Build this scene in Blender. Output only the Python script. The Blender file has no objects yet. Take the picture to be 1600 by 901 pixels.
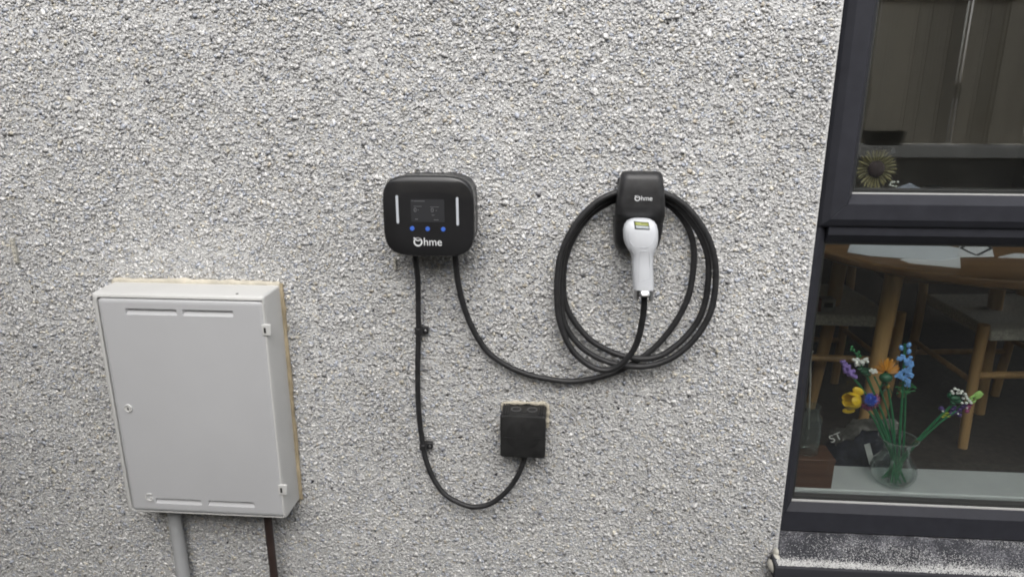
import bpy, bmesh, math, random
import numpy as np
from mathutils import Vector, Matrix, Euler

random.seed(7); rng = np.random.default_rng(7)
S = bpy.context.scene
COL = S.collection
# ------------------------------------------------------------------ camera
H = 1.55            # camera height above the ground
D = 1.60            # camera distance from the wall face (wall face is y = 0)
FPX = 1100.0
PITCH, YAW = math.radians(16.0), math.radians(4.38)
cam = bpy.data.cameras.new('camera'); camo = bpy.data.objects.new('camera', cam); COL.objects.link(camo)
cam.sensor_width = 36.0; cam.sensor_fit = 'HORIZONTAL'; cam.lens = FPX / 1600 * 36
cam.clip_start = 0.02; cam.clip_end = 400
camo.location = (0, -D, H); camo.rotation_euler = (math.pi / 2 - PITCH, 0, YAW)
S.camera = camo
# ------------------------------------------------------------------ sky, sun, exposure (overcast)
SUN_EL, SUN_AZ = math.radians(48), math.radians(176)   # azimuth clockwise from +y
w = bpy.data.worlds.new('World'); S.world = w; w.use_nodes = True
nt = w.node_tree; nt.nodes.clear()
sky = nt.nodes.new('ShaderNodeTexSky'); sky.sky_type = 'NISHITA'; sky.sun_disc = False
sky.sun_elevation = SUN_EL; sky.sun_rotation = SUN_AZ; sky.dust_density = 4.0; sky.air_density = 1.0
hsv = nt.nodes.new('ShaderNodeHueSaturation'); hsv.inputs['Saturation'].default_value = 0.22
bg = nt.nodes.new('ShaderNodeBackground'); bg.inputs[1].default_value = 0.15
wo = nt.nodes.new('ShaderNodeOutputWorld')
nt.links.new(sky.outputs[0], hsv.inputs['Color']); nt.links.new(hsv.outputs[0], bg.inputs[0]); nt.links.new(bg.outputs[0], wo.inputs[0])
sun = bpy.data.lights.new('sun', 'SUN'); suno = bpy.data.objects.new('sun', sun); COL.objects.link(suno)
sun.energy = 0.6; sun.angle = math.radians(75); sun.color = (1.0, 0.97, 0.93)
sd = Vector((math.sin(SUN_AZ) * math.cos(SUN_EL), math.cos(SUN_AZ) * math.cos(SUN_EL), math.sin(SUN_EL)))
suno.rotation_euler = (-sd).to_track_quat('-Z', 'Y').to_euler(); suno.location = (2, -4, 6)
S.view_settings.view_transform = 'Standard'; S.view_settings.look = 'None'
S.view_settings.exposure = 0.74; S.view_settings.gamma = 1.0
S.render.engine = 'CYCLES'
S.cycles.pixel_filter_type = 'BLACKMAN_HARRIS'; S.cycles.filter_width = 1.9
S.cycles.max_bounces = 10; S.cycles.transparent_max_bounces = 24; S.cycles.diffuse_bounces = 5

# ------------------------------------------------------------------ pixel -> place (photo is 1600 x 901)
_cp, _sp, _cy, _sy = math.cos(PITCH), math.sin(PITCH), math.cos(YAW), math.sin(YAW)
_F = Vector((-_sy * _cp, _cy * _cp, -_sp)); _R = Vector((_cy, _sy, 0)); _Dn = _F.cross(_R)
def P(u, v, d=0.0):
    """point seen at pixel (u, v) on the upright plane d metres in front of the wall face (negative: inside)"""
    r = _F + _R * ((u - 800) / FPX) + _Dn * ((v - 450.5) / FPX)
    t = (D - d) / r.y
    return Vector((r.x * t, -d, H + r.z * t))
def Z(z): return H + z       # heights measured from the camera

# ------------------------------------------------------------------ materials
def nodes(name):
    m = bpy.data.materials.new(name); m.use_nodes = True
    n = m.node_tree; b = n.nodes['Principled BSDF']
    return m, n, b
def mat(name, col, rough=0.5, spec=0.5, var=0.0, vscale=20.0, bump=0.0, bscale=200.0, metal=0.0, coat=0.0, dirt=None, rand=0.0):
    m, n, b = nodes(name)
    b.inputs['Roughness'].default_value = rough; b.inputs['Specular IOR Level'].default_value = spec
    b.inputs['Metallic'].default_value = metal; b.inputs['Coat Weight'].default_value = coat
    tc = n.nodes.new('ShaderNodeTexCoord')
    c4 = (*col, 1)
    src = None
    if var or dirt:
        nz = n.nodes.new('ShaderNodeTexNoise'); nz.inputs['Scale'].default_value = vscale; nz.inputs['Detail'].default_value = 6
        n.links.new(tc.outputs['Object'], nz.inputs['Vector'])
        cr = n.nodes.new('ShaderNodeValToRGB')
        cr.color_ramp.elements[0].position = 0.3; cr.color_ramp.elements[1].position = 0.7
        lo = dirt if dirt else tuple(max(0, c * (1 - var)) for c in col)
        hi = col if dirt else tuple(min(1, c * (1 + var)) for c in col)
        cr.color_ramp.elements[0].color = (*lo, 1); cr.color_ramp.elements[1].color = (*hi, 1)
        n.links.new(nz.outputs['Fac'], cr.inputs[0]); src = cr.outputs[0]
        mr = n.nodes.new('ShaderNodeMapRange'); mr.inputs['To Min'].default_value = max(0.02, rough * 0.85); mr.inputs['To Max'].default_value = min(1, rough * 1.15)
        n.links.new(nz.outputs['Fac'], mr.inputs[0]); n.links.new(mr.outputs[0], b.inputs['Roughness'])
    if rand:
        oi = n.nodes.new('ShaderNodeObjectInfo'); hs = n.nodes.new('ShaderNodeHueSaturation')
        mr2 = n.nodes.new('ShaderNodeMapRange'); mr2.inputs['To Min'].default_value = 1 - rand; mr2.inputs['To Max'].default_value = 1 + rand
        n.links.new(oi.outputs['Random'], mr2.inputs[0]); n.links.new(mr2.outputs[0], hs.inputs['Value'])
        if src: n.links.new(src, hs.inputs['Color'])
        else: hs.inputs['Color'].default_value = c4
        src = hs.outputs[0]
    if src: n.links.new(src, b.inputs['Base Color'])
    else: b.inputs['Base Color'].default_value = c4
    if bump:
        nb = n.nodes.new('ShaderNodeTexNoise'); nb.inputs['Scale'].default_value = bscale; nb.inputs['Detail'].default_value = 4
        n.links.new(tc.outputs['Object'], nb.inputs['Vector'])
        bp = n.nodes.new('ShaderNodeBump'); bp.inputs['Strength'].default_value = bump; bp.inputs['Distance'].default_value = 0.002
        n.links.new(nb.outputs['Fac'], bp.inputs['Height']); n.links.new(bp.outputs[0], b.inputs['Normal'])
    return m
def wood(name, c1, c2, axis='Z', scale=14.0, rough=0.5, rand=0.0):
    m, n, b = nodes(name); b.inputs['Roughness'].default_value = rough
    tc = n.nodes.new('ShaderNodeTexCoord'); mp = n.nodes.new('ShaderNodeMapping')
    s = [scale * 4] * 3; s['XYZ'.index(axis)] = scale * 0.18
    mp.inputs['Scale'].default_value = s
    oi = n.nodes.new('ShaderNodeObjectInfo')
    va = n.nodes.new('ShaderNodeVectorMath'); va.operation = 'SCALE'; va.inputs['Scale'].default_value = 17.0
    cb = n.nodes.new('ShaderNodeCombineXYZ'); n.links.new(oi.outputs['Random'], cb.inputs[0]); n.links.new(oi.outputs['Random'], cb.inputs[1]); n.links.new(oi.outputs['Random'], cb.inputs[2])
    n.links.new(cb.outputs[0], va.inputs[0]); n.links.new(va.outputs[0], mp.inputs['Location'])
    n.links.new(tc.outputs['Object'], mp.inputs['Vector'])
    nz = n.nodes.new('ShaderNodeTexNoise'); nz.inputs['Scale'].default_value = 1.0; nz.inputs['Detail'].default_value = 8; nz.inputs['Roughness'].default_value = 0.6
    n.links.new(mp.outputs[0], nz.inputs['Vector'])
    cr = n.nodes.new('ShaderNodeValToRGB'); cr.color_ramp.elements[0].position = 0.32; cr.color_ramp.elements[1].position = 0.68
    cr.color_ramp.elements[0].color = (*c1, 1); cr.color_ramp.elements[1].color = (*c2, 1)
    n.links.new(nz.outputs['Fac'], cr.inputs[0])
    hs = n.nodes.new('ShaderNodeHueSaturation'); mr = n.nodes.new('ShaderNodeMapRange')
    mr.inputs['To Min'].default_value = 1 - rand; mr.inputs['To Max'].default_value = 1 + rand
    n.links.new(oi.outputs['Random'], mr.inputs[0]); n.links.new(mr.outputs[0], hs.inputs['Value'])
    n.links.new(cr.outputs[0], hs.inputs['Color']); n.links.new(hs.outputs[0], b.inputs['Base Color'])
    bp = n.nodes.new('ShaderNodeBump'); bp.inputs['Strength'].default_value = 0.25; bp.inputs['Distance'].default_value = 0.002
    n.links.new(nz.outputs['Fac'], bp.inputs['Height']); n.links.new(bp.outputs[0], b.inputs['Normal'])
    return m
def glass(name, tint=(0.95, 0.97, 0.96), f0=0.08, smear=0.0, body=0.0, edge=4.0):
    """thin clear sheet: transparent with Schlick reflection, lets light through"""
    m = bpy.data.materials.new(name); m.use_nodes = True; n = m.node_tree; n.nodes.clear()
    out = n.nodes.new('ShaderNodeOutputMaterial'); tr = n.nodes.new('ShaderNodeBsdfTransparent'); tr.inputs[0].default_value = (*tint, 1)
    gl = n.nodes.new('ShaderNodeBsdfGlossy'); gl.inputs['Roughness'].default_value = 0.0
    lw = n.nodes.new('ShaderNodeLayerWeight'); lw.inputs['Blend'].default_value = 0.5
    pw = n.nodes.new('ShaderNodeMath'); pw.operation = 'POWER'; pw.inputs[1].default_value = edge
    ml = n.nodes.new('ShaderNodeMath'); ml.operation = 'MULTIPLY_ADD'; ml.inputs[1].default_value = 1 - f0; ml.inputs[2].default_value = f0
    n.links.new(lw.outputs['Facing'], pw.inputs[0]); n.links.new(pw.outputs[0], ml.inputs[0])
    mx = n.nodes.new('ShaderNodeMixShader'); n.links.new(ml.outputs[0], mx.inputs[0])
    n.links.new(tr.outputs[0], mx.inputs[1]); n.links.new(gl.outputs[0], mx.inputs[2])
    last = mx
    if smear:      # specks of dust on the sheet
        tc = n.nodes.new('ShaderNodeTexCoord'); nz = n.nodes.new('ShaderNodeTexNoise'); nz.inputs['Scale'].default_value = 190; nz.inputs['Detail'].default_value = 3
        n2 = n.nodes.new('ShaderNodeTexNoise'); n2.inputs['Scale'].default_value = 9; n2.inputs['Detail'].default_value = 4
        n.links.new(tc.outputs['Object'], nz.inputs['Vector']); n.links.new(tc.outputs['Object'], n2.inputs['Vector'])
        m1 = n.nodes.new('ShaderNodeMapRange'); m1.inputs['From Min'].default_value = 0.68; m1.inputs['From Max'].default_value = 0.80; m1.inputs['To Max'].default_value = smear
        m2 = n.nodes.new('ShaderNodeMapRange'); m2.inputs['From Min'].default_value = 0.35; m2.inputs['From Max'].default_value = 0.8; m2.inputs['To Max'].default_value = 0.006
        n.links.new(nz.outputs['Fac'], m1.inputs[0]); n.links.new(n2.outputs['Fac'], m2.inputs[0])
        ad = n.nodes.new('ShaderNodeMath'); ad.operation = 'ADD'; n.links.new(m1.outputs[0], ad.inputs[0]); n.links.new(m2.outputs[0], ad.inputs[1])
        df = n.nodes.new('ShaderNodeBsdfDiffuse'); df.inputs[0].default_value = (0.6, 0.6, 0.58, 1)
        mx2 = n.nodes.new('ShaderNodeMixShader'); n.links.new(ad.outputs[0], mx2.inputs[0]); n.links.new(mx.outputs[0], mx2.inputs[1]); n.links.new(df.outputs[0], mx2.inputs[2]); last = mx2
    if body:
        df = n.nodes.new('ShaderNodeBsdfDiffuse'); df.inputs[0].default_value = (0.55, 0.6, 0.58, 1)
        mx2 = n.nodes.new('ShaderNodeMixShader'); mx2.inputs[0].default_value = body; n.links.new(last.outputs[0], mx2.inputs[1]); n.links.new(df.outputs[0], mx2.inputs[2]); last = mx2
    n.links.new(last.outputs[0], out.inputs['Surface'])
    return m

# ------------------------------------------------------------------ mesh building
class MB:
    def __init__(s): s.v = []; s.f = []
    def add(s, vs, fs):
        o = len(s.v); s.v += [tuple(p) for p in vs]; s.f += [tuple(i + o for i in f) for f in fs]; return s
    def box(s, x0, x1, y0, y1, z0, z1):
        vs = [(x, y, z) for x in (x0, x1) for y in (y0, y1) for z in (z0, z1)]
        return s.add(vs, [(0, 1, 3, 2), (4, 6, 7, 5), (0, 4, 5, 1), (2, 3, 7, 6), (0, 2, 6, 4), (1, 5, 7, 3)])
    def loft(s, rings, cap0=True, cap1=True, closed=True):
        n = len(rings[0]); vs = [p for r in rings for p in r]; fs = []
        for i in range(len(rings) - 1):
            for j in range(n if closed else n - 1):
                k = (j + 1) % n
                fs.append((i * n + j, i * n + k, (i + 1) * n + k, (i + 1) * n + j))
        if cap0: fs.append(tuple(range(n - 1, -1, -1)))
        if cap1: fs.append(tuple((len(rings) - 1) * n + j for j in range(n)))
        return s.add(vs, fs)
    def tube(s, pts, r, sides=12, sub=6, ends=None):
        pts = [Vector(p) for p in pts]
        path = spline(pts, sub) if sub > 1 and len(pts) > 2 else pts
        rad = r if callable(r) else (lambda t: r)
        up = Vector((0.13, 0.97, 0.21)).normalized(); rings = []
        t_prev = None; nrm = None
        for i, p in enumerate(path):
            t = (path[min(i + 1, len(path) - 1)] - path[max(i - 1, 0)]).normalized()
            if nrm is None:
                nrm = t.cross(up); nrm = nrm.normalized() if nrm.length > 1e-4 else t.orthogonal().normalized()
            else:
                nrm = (nrm - t * nrm.dot(t)).normalized()
            bn = t.cross(nrm); rr = rad(i / max(1, len(path) - 1))
            rings.append([p + (nrm * math.cos(a) + bn * math.sin(a)) * rr for a in [2 * math.pi * k / sides for k in range(sides)]])
        return s.loft(rings)
    def lathe(s, prof, c, sides=32, axis=None, cap=True):
        """prof: (radius, height) list; axis default z"""
        c = Vector(c); q = (Vector(axis).normalized().to_track_quat('Z', 'Y') if axis is not None else None)
        rings = []
        for r, h in prof:
            ring = []
            for k in range(sides):
                a = 2 * math.pi * k / sides; p = Vector((r * math.cos(a), r * math.sin(a), h))
                ring.append(c + (q @ p if q else p))
            rings.append(ring)
        return s.loft(rings, cap, cap)
    def ell(s, c, rx, ry, rz, q=None, seg=10, rg=6):
        c = Vector(c); rings = []
        for i in range(rg + 1):
            th = math.pi * min(max(i / rg, 0.02), 0.98); ring = []
            for k in range(seg):
                a = 2 * math.pi * k / seg
                p = Vector((rx * math.sin(th) * math.cos(a), ry * math.sin(th) * math.sin(a), rz * math.cos(th)))
                ring.append(c + (q @ p if q else p))
            rings.append(ring)
        return s.loft(rings)
    def prism(s, outline, y0, y1):
        """outline: (x, z) loop extruded along y"""
        return s.loft([[(x, y0, z) for x, z in outline], [(x, y1, z) for x, z in outline]])
    def build(s, name, m, parent=None, smooth=True, ang=35, bevel=0.0, seg=2):
        me = bpy.data.meshes.new(name); me.from_pydata(s.v, [], s.f)
        bm = bmesh.new(); bm.from_mesh(me); bmesh.ops.recalc_face_normals(bm, faces=bm.faces); bm.to_mesh(me); bm.free()
        me.materials.append(m)
        if smooth: me.shade_smooth(); me.set_sharp_from_angle(angle=math.radians(ang))
        o = bpy.data.objects.new(name, me); COL.objects.link(o)
        if bevel:
            b = o.modifiers.new('bevel', 'BEVEL'); b.width = bevel; b.segments = seg; b.limit_method = 'ANGLE'; b.angle_limit = math.radians(40)
        if parent: setp(o, parent)
        return o
BASE = {}
def setp(o, parent):
    o.parent = parent
    loc = BASE.get(parent.name)
    if loc is not None: o.matrix_parent_inverse = Matrix.Translation(-loc)
def spline(pts, sub):
    out = []; n = len(pts)
    for i in range(n - 1):
        p0 = pts[i - 1] if i > 0 else pts[0] * 2 - pts[1]; p1, p2 = pts[i], pts[i + 1]
        p3 = pts[i + 2] if i + 2 < n else pts[-1] * 2 - pts[-2]
        for k in range(sub):
            t = k / sub
            out.append(0.5 * ((2 * p1) + (p2 - p0) * t + (2 * p0 - 5 * p1 + 4 * p2 - p3) * t * t + (-p0 + 3 * p1 - 3 * p2 + p3) * t ** 3))
    out.append(pts[-1]); return out
def tag(o, label, cat, group=None, kind=None):
    if label: o['label'] = label
    if cat: o['category'] = cat
    if group: o['group'] = group
    if kind: o['kind'] = kind
    return o
def thing(name, label, cat, loc, group=None):
    o = bpy.data.objects.new(name, None); COL.objects.link(o); o.empty_display_size = 0.05
    o.location = loc; BASE[o.name] = Vector(loc)
    return tag(o, label, cat, group)
def struct(o): o['kind'] = 'structure'; return o
def srect(cx, cz, hw, hh, y, n=4.0, k=48):
    """superellipse ring in a plane of constant y"""
    out = []
    for i in range(k):
        a = 2 * math.pi * i / k; c, s_ = math.cos(a), math.sin(a)
        out.append((cx + hw * math.copysign(abs(c) ** (2 / n), c), y, cz + hh * math.copysign(abs(s_) ** (2 / n), s_)))
    return out
def text(name, body, size, m, parent, c, extrude=0.0003, anchor='CENTER', sx=1.0, rot=None):
    cu = bpy.data.curves.new(name, 'FONT'); cu.body = body; cu.size = size; cu.extrude = extrude; cu.align_x = anchor; cu.align_y = 'CENTER'
    cu.offset = 0.0
    t = bpy.data.objects.new(name, cu); COL.objects.link(t)
    dg = bpy.context.evaluated_depsgraph_get(); me = bpy.data.meshes.new_from_object(t.evaluated_get(dg))
    bpy.data.objects.remove(t)
    R_ = Matrix.Translation(Vector(c)) @ (rot if rot else Matrix.Identity(4)) @ Matrix.Rotation(math.pi / 2, 4, 'X') @ Matrix.Scale(sx, 4, Vector((1, 0, 0)))
    me.transform(R_); me.materials.clear(); me.materials.append(m)
    o = bpy.data.objects.new(name, me); COL.objects.link(o)
    if parent: setp(o, parent)
    return o

# ------------------------------------------------------------------ material set
m_black = mat('black_plastic', (0.024, 0.024, 0.025), 0.42, var=0.25, vscale=60, bump=0.12, bscale=900)
m_gloss = mat('black_gloss', (0.022, 0.022, 0.023), 0.13, var=0.2, vscale=8)
m_rubber = mat('black_rubber', (0.022, 0.022, 0.023), 0.5, var=0.3, vscale=40, bump=0.1, bscale=700)
m_box = mat('matte_black_box', (0.018, 0.018, 0.018), 0.5, var=0.25, vscale=50, bump=0.1, bscale=800)
m_white = mat('white_plug', (0.66, 0.68, 0.71), 0.32, var=0.03, vscale=30)
m_seam = mat('white_seam', (0.55, 0.57, 0.60), 0.4)
m_chrome = mat('chrome', (0.88, 0.88, 0.89), 0.28, metal=1.0)
m_logo = mat('logo_white', (0.78, 0.79, 0.80), 0.5)
m_bar = mat('light_bar', (0.55, 0.58, 0.62), 0.35)
m_blue = mat('blue_dot', (0.06, 0.16, 0.62), 0.4)
m_screen = mat('screen', (0.040, 0.041, 0.044), 0.16)
m_scrtx = mat('screen_text', (0.14, 0.14, 0.15), 0.4)
m_meter = mat('meter_plastic', (0.60, 0.60, 0.585), 0.38, var=0.04, vscale=5, bump=0.05, bscale=500)
m_door = mat('meter_door', (0.50, 0.505, 0.515), 0.36, var=0.03, vscale=5, bump=0.05, bscale=500)
m_dark = mat('dark_hole', (0.02, 0.02, 0.02), 0.7)
m_seal = mat('sealant', (0.40, 0.33, 0.22), 0.6, var=0.28, vscale=26, bump=0.3, bscale=120)
m_seal2 = mat('sealant_pale', (0.50, 0.46, 0.37), 0.6, var=0.25, vscale=60, bump=0.4, bscale=200)
m_silic = mat('silicone', (0.55, 0.53, 0.47), 0.4, var=0.12, vscale=60)
m_gpipe = mat('grey_pipe', (0.44, 0.45, 0.455), 0.4, var=0.08, vscale=12)
m_bpipe = mat('brown_pipe', (0.045, 0.030, 0.026), 0.45, var=0.2, vscale=14)
m_frame = mat('anthracite_frame', (0.031, 0.032, 0.039), 0.5, spec=0.15, var=0.1, vscale=30, bump=0.1, bscale=1200)
m_edge_strip = mat('pale_edge_strip', (0.50, 0.50, 0.49), 0.5)
m_spacer = mat('spacer', (0.03, 0.03, 0.03), 0.5)
m_glass = glass('window_glass', f0=0.15, smear=0.16)
m_vase = glass('vase_glass', (0.94, 0.97, 0.96), 0.05, body=0.012, edge=2.6)
m_jar = glass('jar_glass', (0.92, 0.95, 0.94), 0.06, body=0.03, edge=2.8)

# ------------------------------------------------------------------ wall opening and wall
OX0, OX1, OZ0, OZ1 = 0.561, 1.955, Z(-1.165), Z(0.76)
WT = 0.25
def wallmat():
    m, n, b = nodes('render_coat'); b.inputs['Roughness'].default_value = 0.85
    tc = n.nodes.new('ShaderNodeTexCoord')
    vo = n.nodes.new('ShaderNodeTexVoronoi'); vo.inputs['Scale'].default_value = 210; vo.inputs['Randomness'].default_value = 1
    n.links.new(tc.outputs['Object'], vo.inputs['Vector'])
    cr = n.nodes.new('ShaderNodeValToRGB')
    cr.color_ramp.elements[0].color = (0.50, 0.50, 0.49, 1); cr.color_ramp.elements[1].color = (0.66, 0.66, 0.65, 1)
    sp = n.nodes.new('ShaderNodeSeparateColor'); n.links.new(vo.outputs['Color'], sp.inputs[0]); n.links.new(sp.outputs[0], cr.inputs[0])
    n.links.new(cr.outputs[0], b.inputs['Base Color'])
    bp = n.nodes.new('ShaderNodeBump'); bp.inputs['Strength'].default_value = 0.6; bp.inputs['Distance'].default_value = 0.003; bp.invert = True
    n.links.new(vo.outputs['Distance'], bp.inputs['Height']); n.links.new(bp.outputs[0], b.inputs['Normal'])
    return m
m_coat = wallmat()
house = thing('house_wall', 'grey dry-dashed house wall of small stone chips round the window', 'wall', (0, 0, 0))
b = MB()
X0, X1, Z0, Z1 = -5.0, 6.0, -0.3, 2.85
xs, zs = [X0, OX0, OX1, X1], [Z0, OZ0, OZ1, Z1]
vi = {}
for yi, y in enumerate((0.0, WT)):
    for i, x in enumerate(xs):
        for k, z in enumerate(zs): vi[(yi, i, k)] = len(b.v); b.v.append((x, y, z))
for yi in (0, 1):
    for i in range(3):
        for k in range(3):
            if (i, k) != (1, 1): b.f.append((vi[yi, i, k], vi[yi, i + 1, k], vi[yi, i + 1, k + 1], vi[yi, i, k + 1]))
for i, k, j, l in ((1, 1, 2, 1), (2, 1, 2, 2), (2, 2, 1, 2), (1, 2, 1, 1)): b.f.append((vi[0, i, k], vi[0, j, l], vi[1, j, l], vi[1, i, k]))
for i in range(3):
    for k in (0, 3): b.f.append((vi[0, i, k], vi[0, i + 1, k], vi[1, i + 1, k], vi[1, i, k]))
    for x in (0, 3): b.f.append((vi[0, x, i], vi[0, x, i + 1], vi[1, x, i + 1], vi[1, x, i]))
b.build('render_coat', m_coat, house, smooth=False)

# ---- stone chips pressed into the render: real little stones, one mesh
def chip_templates(n=10):
    out = []
    for t in range(n):
        bm = bmesh.new(); rr = np.random.default_rng(100 + t)
        for k in range(7):
            a = 2 * math.pi * (k + rr.uniform(-.35, .35)) / 7; el = rr.uniform(-1, 1)
            r = rr.uniform(0.75, 1.15) * math.sqrt(max(0.15, 1 - el * el * .8))
            bm.verts.new((r * math.cos(a), 0.55 * el, 0.8 * r * math.sin(a)))
        bm.verts.new((rr.uniform(-.3, .3), -0.6, rr.uniform(-.3, .3)))
        res = bmesh.ops.convex_hull(bm, input=bm.verts)
        bmesh.ops.delete(bm, geom=[g for g in res['geom_interior'] + res['geom_unused'] if isinstance(g, bmesh.types.BMVert)], context='VERTS')
        bmesh.ops.triangulate(bm, faces=bm.faces); bmesh.ops.recalc_face_normals(bm, faces=bm.faces)
        bm.verts.index_update()
        out.append((np.array([v.co[:] for v in bm.verts]), np.array([[v.index for v in f.verts] for f in bm.faces]))); bm.free()
    return out
def lowfreq(x, z):
    return (np.sin(x * 9.1 + 1.3 * np.sin(z * 7.7)) * np.sin(z * 11.3 + 1.7 * np.sin(x * 6.1)) * 0.5 + np.sin(x * 31 + 2 * np.sin(z * 23)) * np.sin(z * 37 + 2.2 * np.sin(x * 19)) * 0.5)
def make_chips():
    sp = 0.0048
    gx = np.arange(-1.74, OX0 - 0.002, sp); gz = np.arange(Z(-1.45), Z(0.34), sp)
    x, z = np.meshgrid(gx, gz); x = x.ravel(); z = z.ravel()
    x = x + rng.uniform(-.6, .6, x.size) * sp; z = z + rng.uniform(-.6, .6, z.size) * sp
    # strip under the sill
    s0 = np.full(x.size, 0.0036)
    hid = (x > -1.06) & (x < -0.735) & (z > Z(-1.0)) & (z < Z(-0.52))       # behind the meter box
    x, z, s0 = x[~hid], z[~hid], s0[~hid]
    ok = x + s0 * 0.8 < OX0 + rng.uniform(-.003, .002, x.size)
    x, z = x[ok], z[ok]; n = x.size
    s = np.clip(rng.lognormal(math.log(0.0035), 0.42, n), 0.0015, 0.0085)
    ok = x + s * 1.25 < OX0 + 0.003; x, z, s = x[ok], z[ok], s[ok]; n = x.size
    wave = np.sin(z * 150 + 2.2 * np.sin(x * 47) + 1.5 * np.sin(x * 19 + z * 31)) * np.sin(x * 61 + 1.9 * np.sin(z * 83))
    y = -0.0006 - 0.0009 * lowfreq(x, z) - 0.0011 * wave - rng.uniform(0, 0.0012, n)
    tid = rng.integers(0, 10, n); T = chip_templates()
    # orientation: spin in wall plane, tilt out of it
    a = rng.uniform(0, 2 * math.pi, n); tx = rng.normal(0, 0.18, n); tz = rng.normal(0, 0.20, n)
    sx = s * rng.uniform(0.8, 1.35, n); sz = s * rng.uniform(0.7, 1.05, n); sy = s * rng.uniform(0.28, 0.58, n)
    # colours of the stones
    pal = np.array([(.61, .605, .595), (.54, .535, .53), (.42, .42, .43), (.45, .475, .53), (.72, .715, .70), (.64, .605, .52), (.05, .05, .055), (.52, .475, .40)])
    pr = np.array([.31, .23, .12, .12, .15, .045, .0016, .02]); c = pal[rng.choice(len(pal), n, p=pr / pr.sum())]
    c = np.clip(c * rng.uniform(.84, 1.16, (n, 1)) * (1 + .05 * np.sin(x * 4.3 + 1.1 * np.sin(z * 5.1)) + .05 * np.sin(z * 6.7 + 1.6 * np.sin(x * 3.1)))[:, None], 0, .85)
    V = []; F = []; C = []; off = 0
    for t in range(10):
        idx = np.nonzero(tid == t)[0]; tv, tf = T[t]
        p = tv[None] * np.stack([sx[idx], sy[idx], sz[idx]], 1)[:, None, :]
        ca, sa = np.cos(a[idx])[:, None], np.sin(a[idx])[:, None]
        X = p[..., 0] * ca - p[..., 2] * sa; Zz = p[..., 0] * sa + p[..., 2] * ca; Y = p[..., 1]
        cx, s_x = np.cos(tx[idx])[:, None], np.sin(tx[idx])[:, None]
        Y, Zz = Y * cx - Zz * s_x, Y * s_x + Zz * cx
        cz, s_z = np.cos(tz[idx])[:, None], np.sin(tz[idx])[:, None]
        X, Y = X * cz - Y * s_z, X * s_z + Y * cz
        vv = np.stack([X + x[idx][:, None], Y + y[idx][:, None], Zz + z[idx][:, None]], -1)
        m_ = len(idx); nv = tv.shape[0]
        ff = tf[None] + (off + np.arange(m_) * nv)[:, None, None]
        V.append(vv.reshape(-1, 3)); F.append(ff.reshape(-1, 3)); C.append(np.repeat(c[idx], nv, 0)); off += m_ * nv
    V = np.concatenate(V).astype(np.float32); F = np.concatenate(F).astype(np.int32); C = np.concatenate(C).astype(np.float32)
    me = bpy.data.meshes.new('stone_chips')
    me.vertices.add(len(V)); me.vertices.foreach_set('co', V.ravel())
    me.loops.add(F.size); me.loops.foreach_set('vertex_index', F.ravel())
    me.polygons.add(len(F)); me.polygons.foreach_set('loop_start', np.arange(0, F.size, 3, dtype=np.int32))
    at = me.attributes.new('stone', 'FLOAT_COLOR', 'POINT'); at.data.foreach_set('color', np.concatenate([C, np.ones((len(C), 1), np.float32)], 1).ravel())
    me.update(calc_edges=True); me.validate()
    m, nn, bs = nodes('stone'); bs.inputs['Roughness'].default_value = 0.7; bs.inputs['Specular IOR Level'].default_value = 0.3
    an = nn.nodes.new('ShaderNodeAttribute'); an.attribute_name = 'stone'
    tc = nn.nodes.new('ShaderNodeTexCoord'); nz = nn.nodes.new('ShaderNodeTexNoise'); nz.inputs['Scale'].default_value = 420; nz.inputs['Detail'].default_value = 3
    nn.links.new(tc.outputs['Object'], nz.inputs['Vector'])
    mr = nn.nodes.new('ShaderNodeMapRange'); mr.inputs['To Min'].default_value = 0.62; mr.inputs['To Max'].default_value = 1.38
    nn.links.new(nz.outputs['Fac'], mr.inputs[0])
    hs = nn.nodes.new('ShaderNodeHueSaturation'); nn.links.new(an.outputs['Color'], hs.inputs['Color']); nn.links.new(mr.outputs[0], hs.inputs['Value'])
    nn.links.new(hs.outputs[0], bs.inputs['Base Color'])
    me.materials.append(m)
    o = bpy.data.objects.new('stone_chips', me); COL.objects.link(o); setp(o, house); o['kind'] = 'stuff'
make_chips()

# ------------------------------------------------------------------ ground and garden behind the camera (seen in the panes)
m_ground = mat('asphalt_ground', (0.045, 0.045, 0.044), 0.85, var=0.25, vscale=3, bump=0.4, bscale=60)
g = MB(); g.add([(-60, -80, 0), (60, -80, 0), (60, 0.0, 0), (-60, 0.0, 0)], [(0, 1, 2, 3)])
struct(g.build('ground', m_ground, smooth=False))
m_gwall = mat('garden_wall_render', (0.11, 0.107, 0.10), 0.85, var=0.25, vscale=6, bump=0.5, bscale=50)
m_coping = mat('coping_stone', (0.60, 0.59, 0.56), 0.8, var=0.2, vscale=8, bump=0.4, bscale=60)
m_plank = wood('fence_wood', (0.40, 0.35, 0.27), (0.66, 0.60, 0.49), 'Z', 9, 0.8, rand=0.4)
FY = -3.1; CZ = 1.11
gw = thing('garden_wall', 'low rendered garden wall with pale coping, reflected in the upper pane', 'wall', (2, FY, 0))
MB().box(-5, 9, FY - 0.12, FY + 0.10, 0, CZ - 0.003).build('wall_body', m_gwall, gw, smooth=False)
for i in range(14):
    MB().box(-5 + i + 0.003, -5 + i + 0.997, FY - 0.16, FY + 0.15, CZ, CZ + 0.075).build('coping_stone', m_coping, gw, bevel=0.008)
fe = thing('board_fence', 'weathered upright board fence standing on the garden wall, reflected in the upper pane', 'fence', (2, FY, CZ + .08))
pm = MB().box(-0.5, 0.5, -0.011, 0.011, 0, 1.55); proto = pm.build('plank', m_plank, fe, smooth=False)
x = -5.0; first = True
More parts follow.
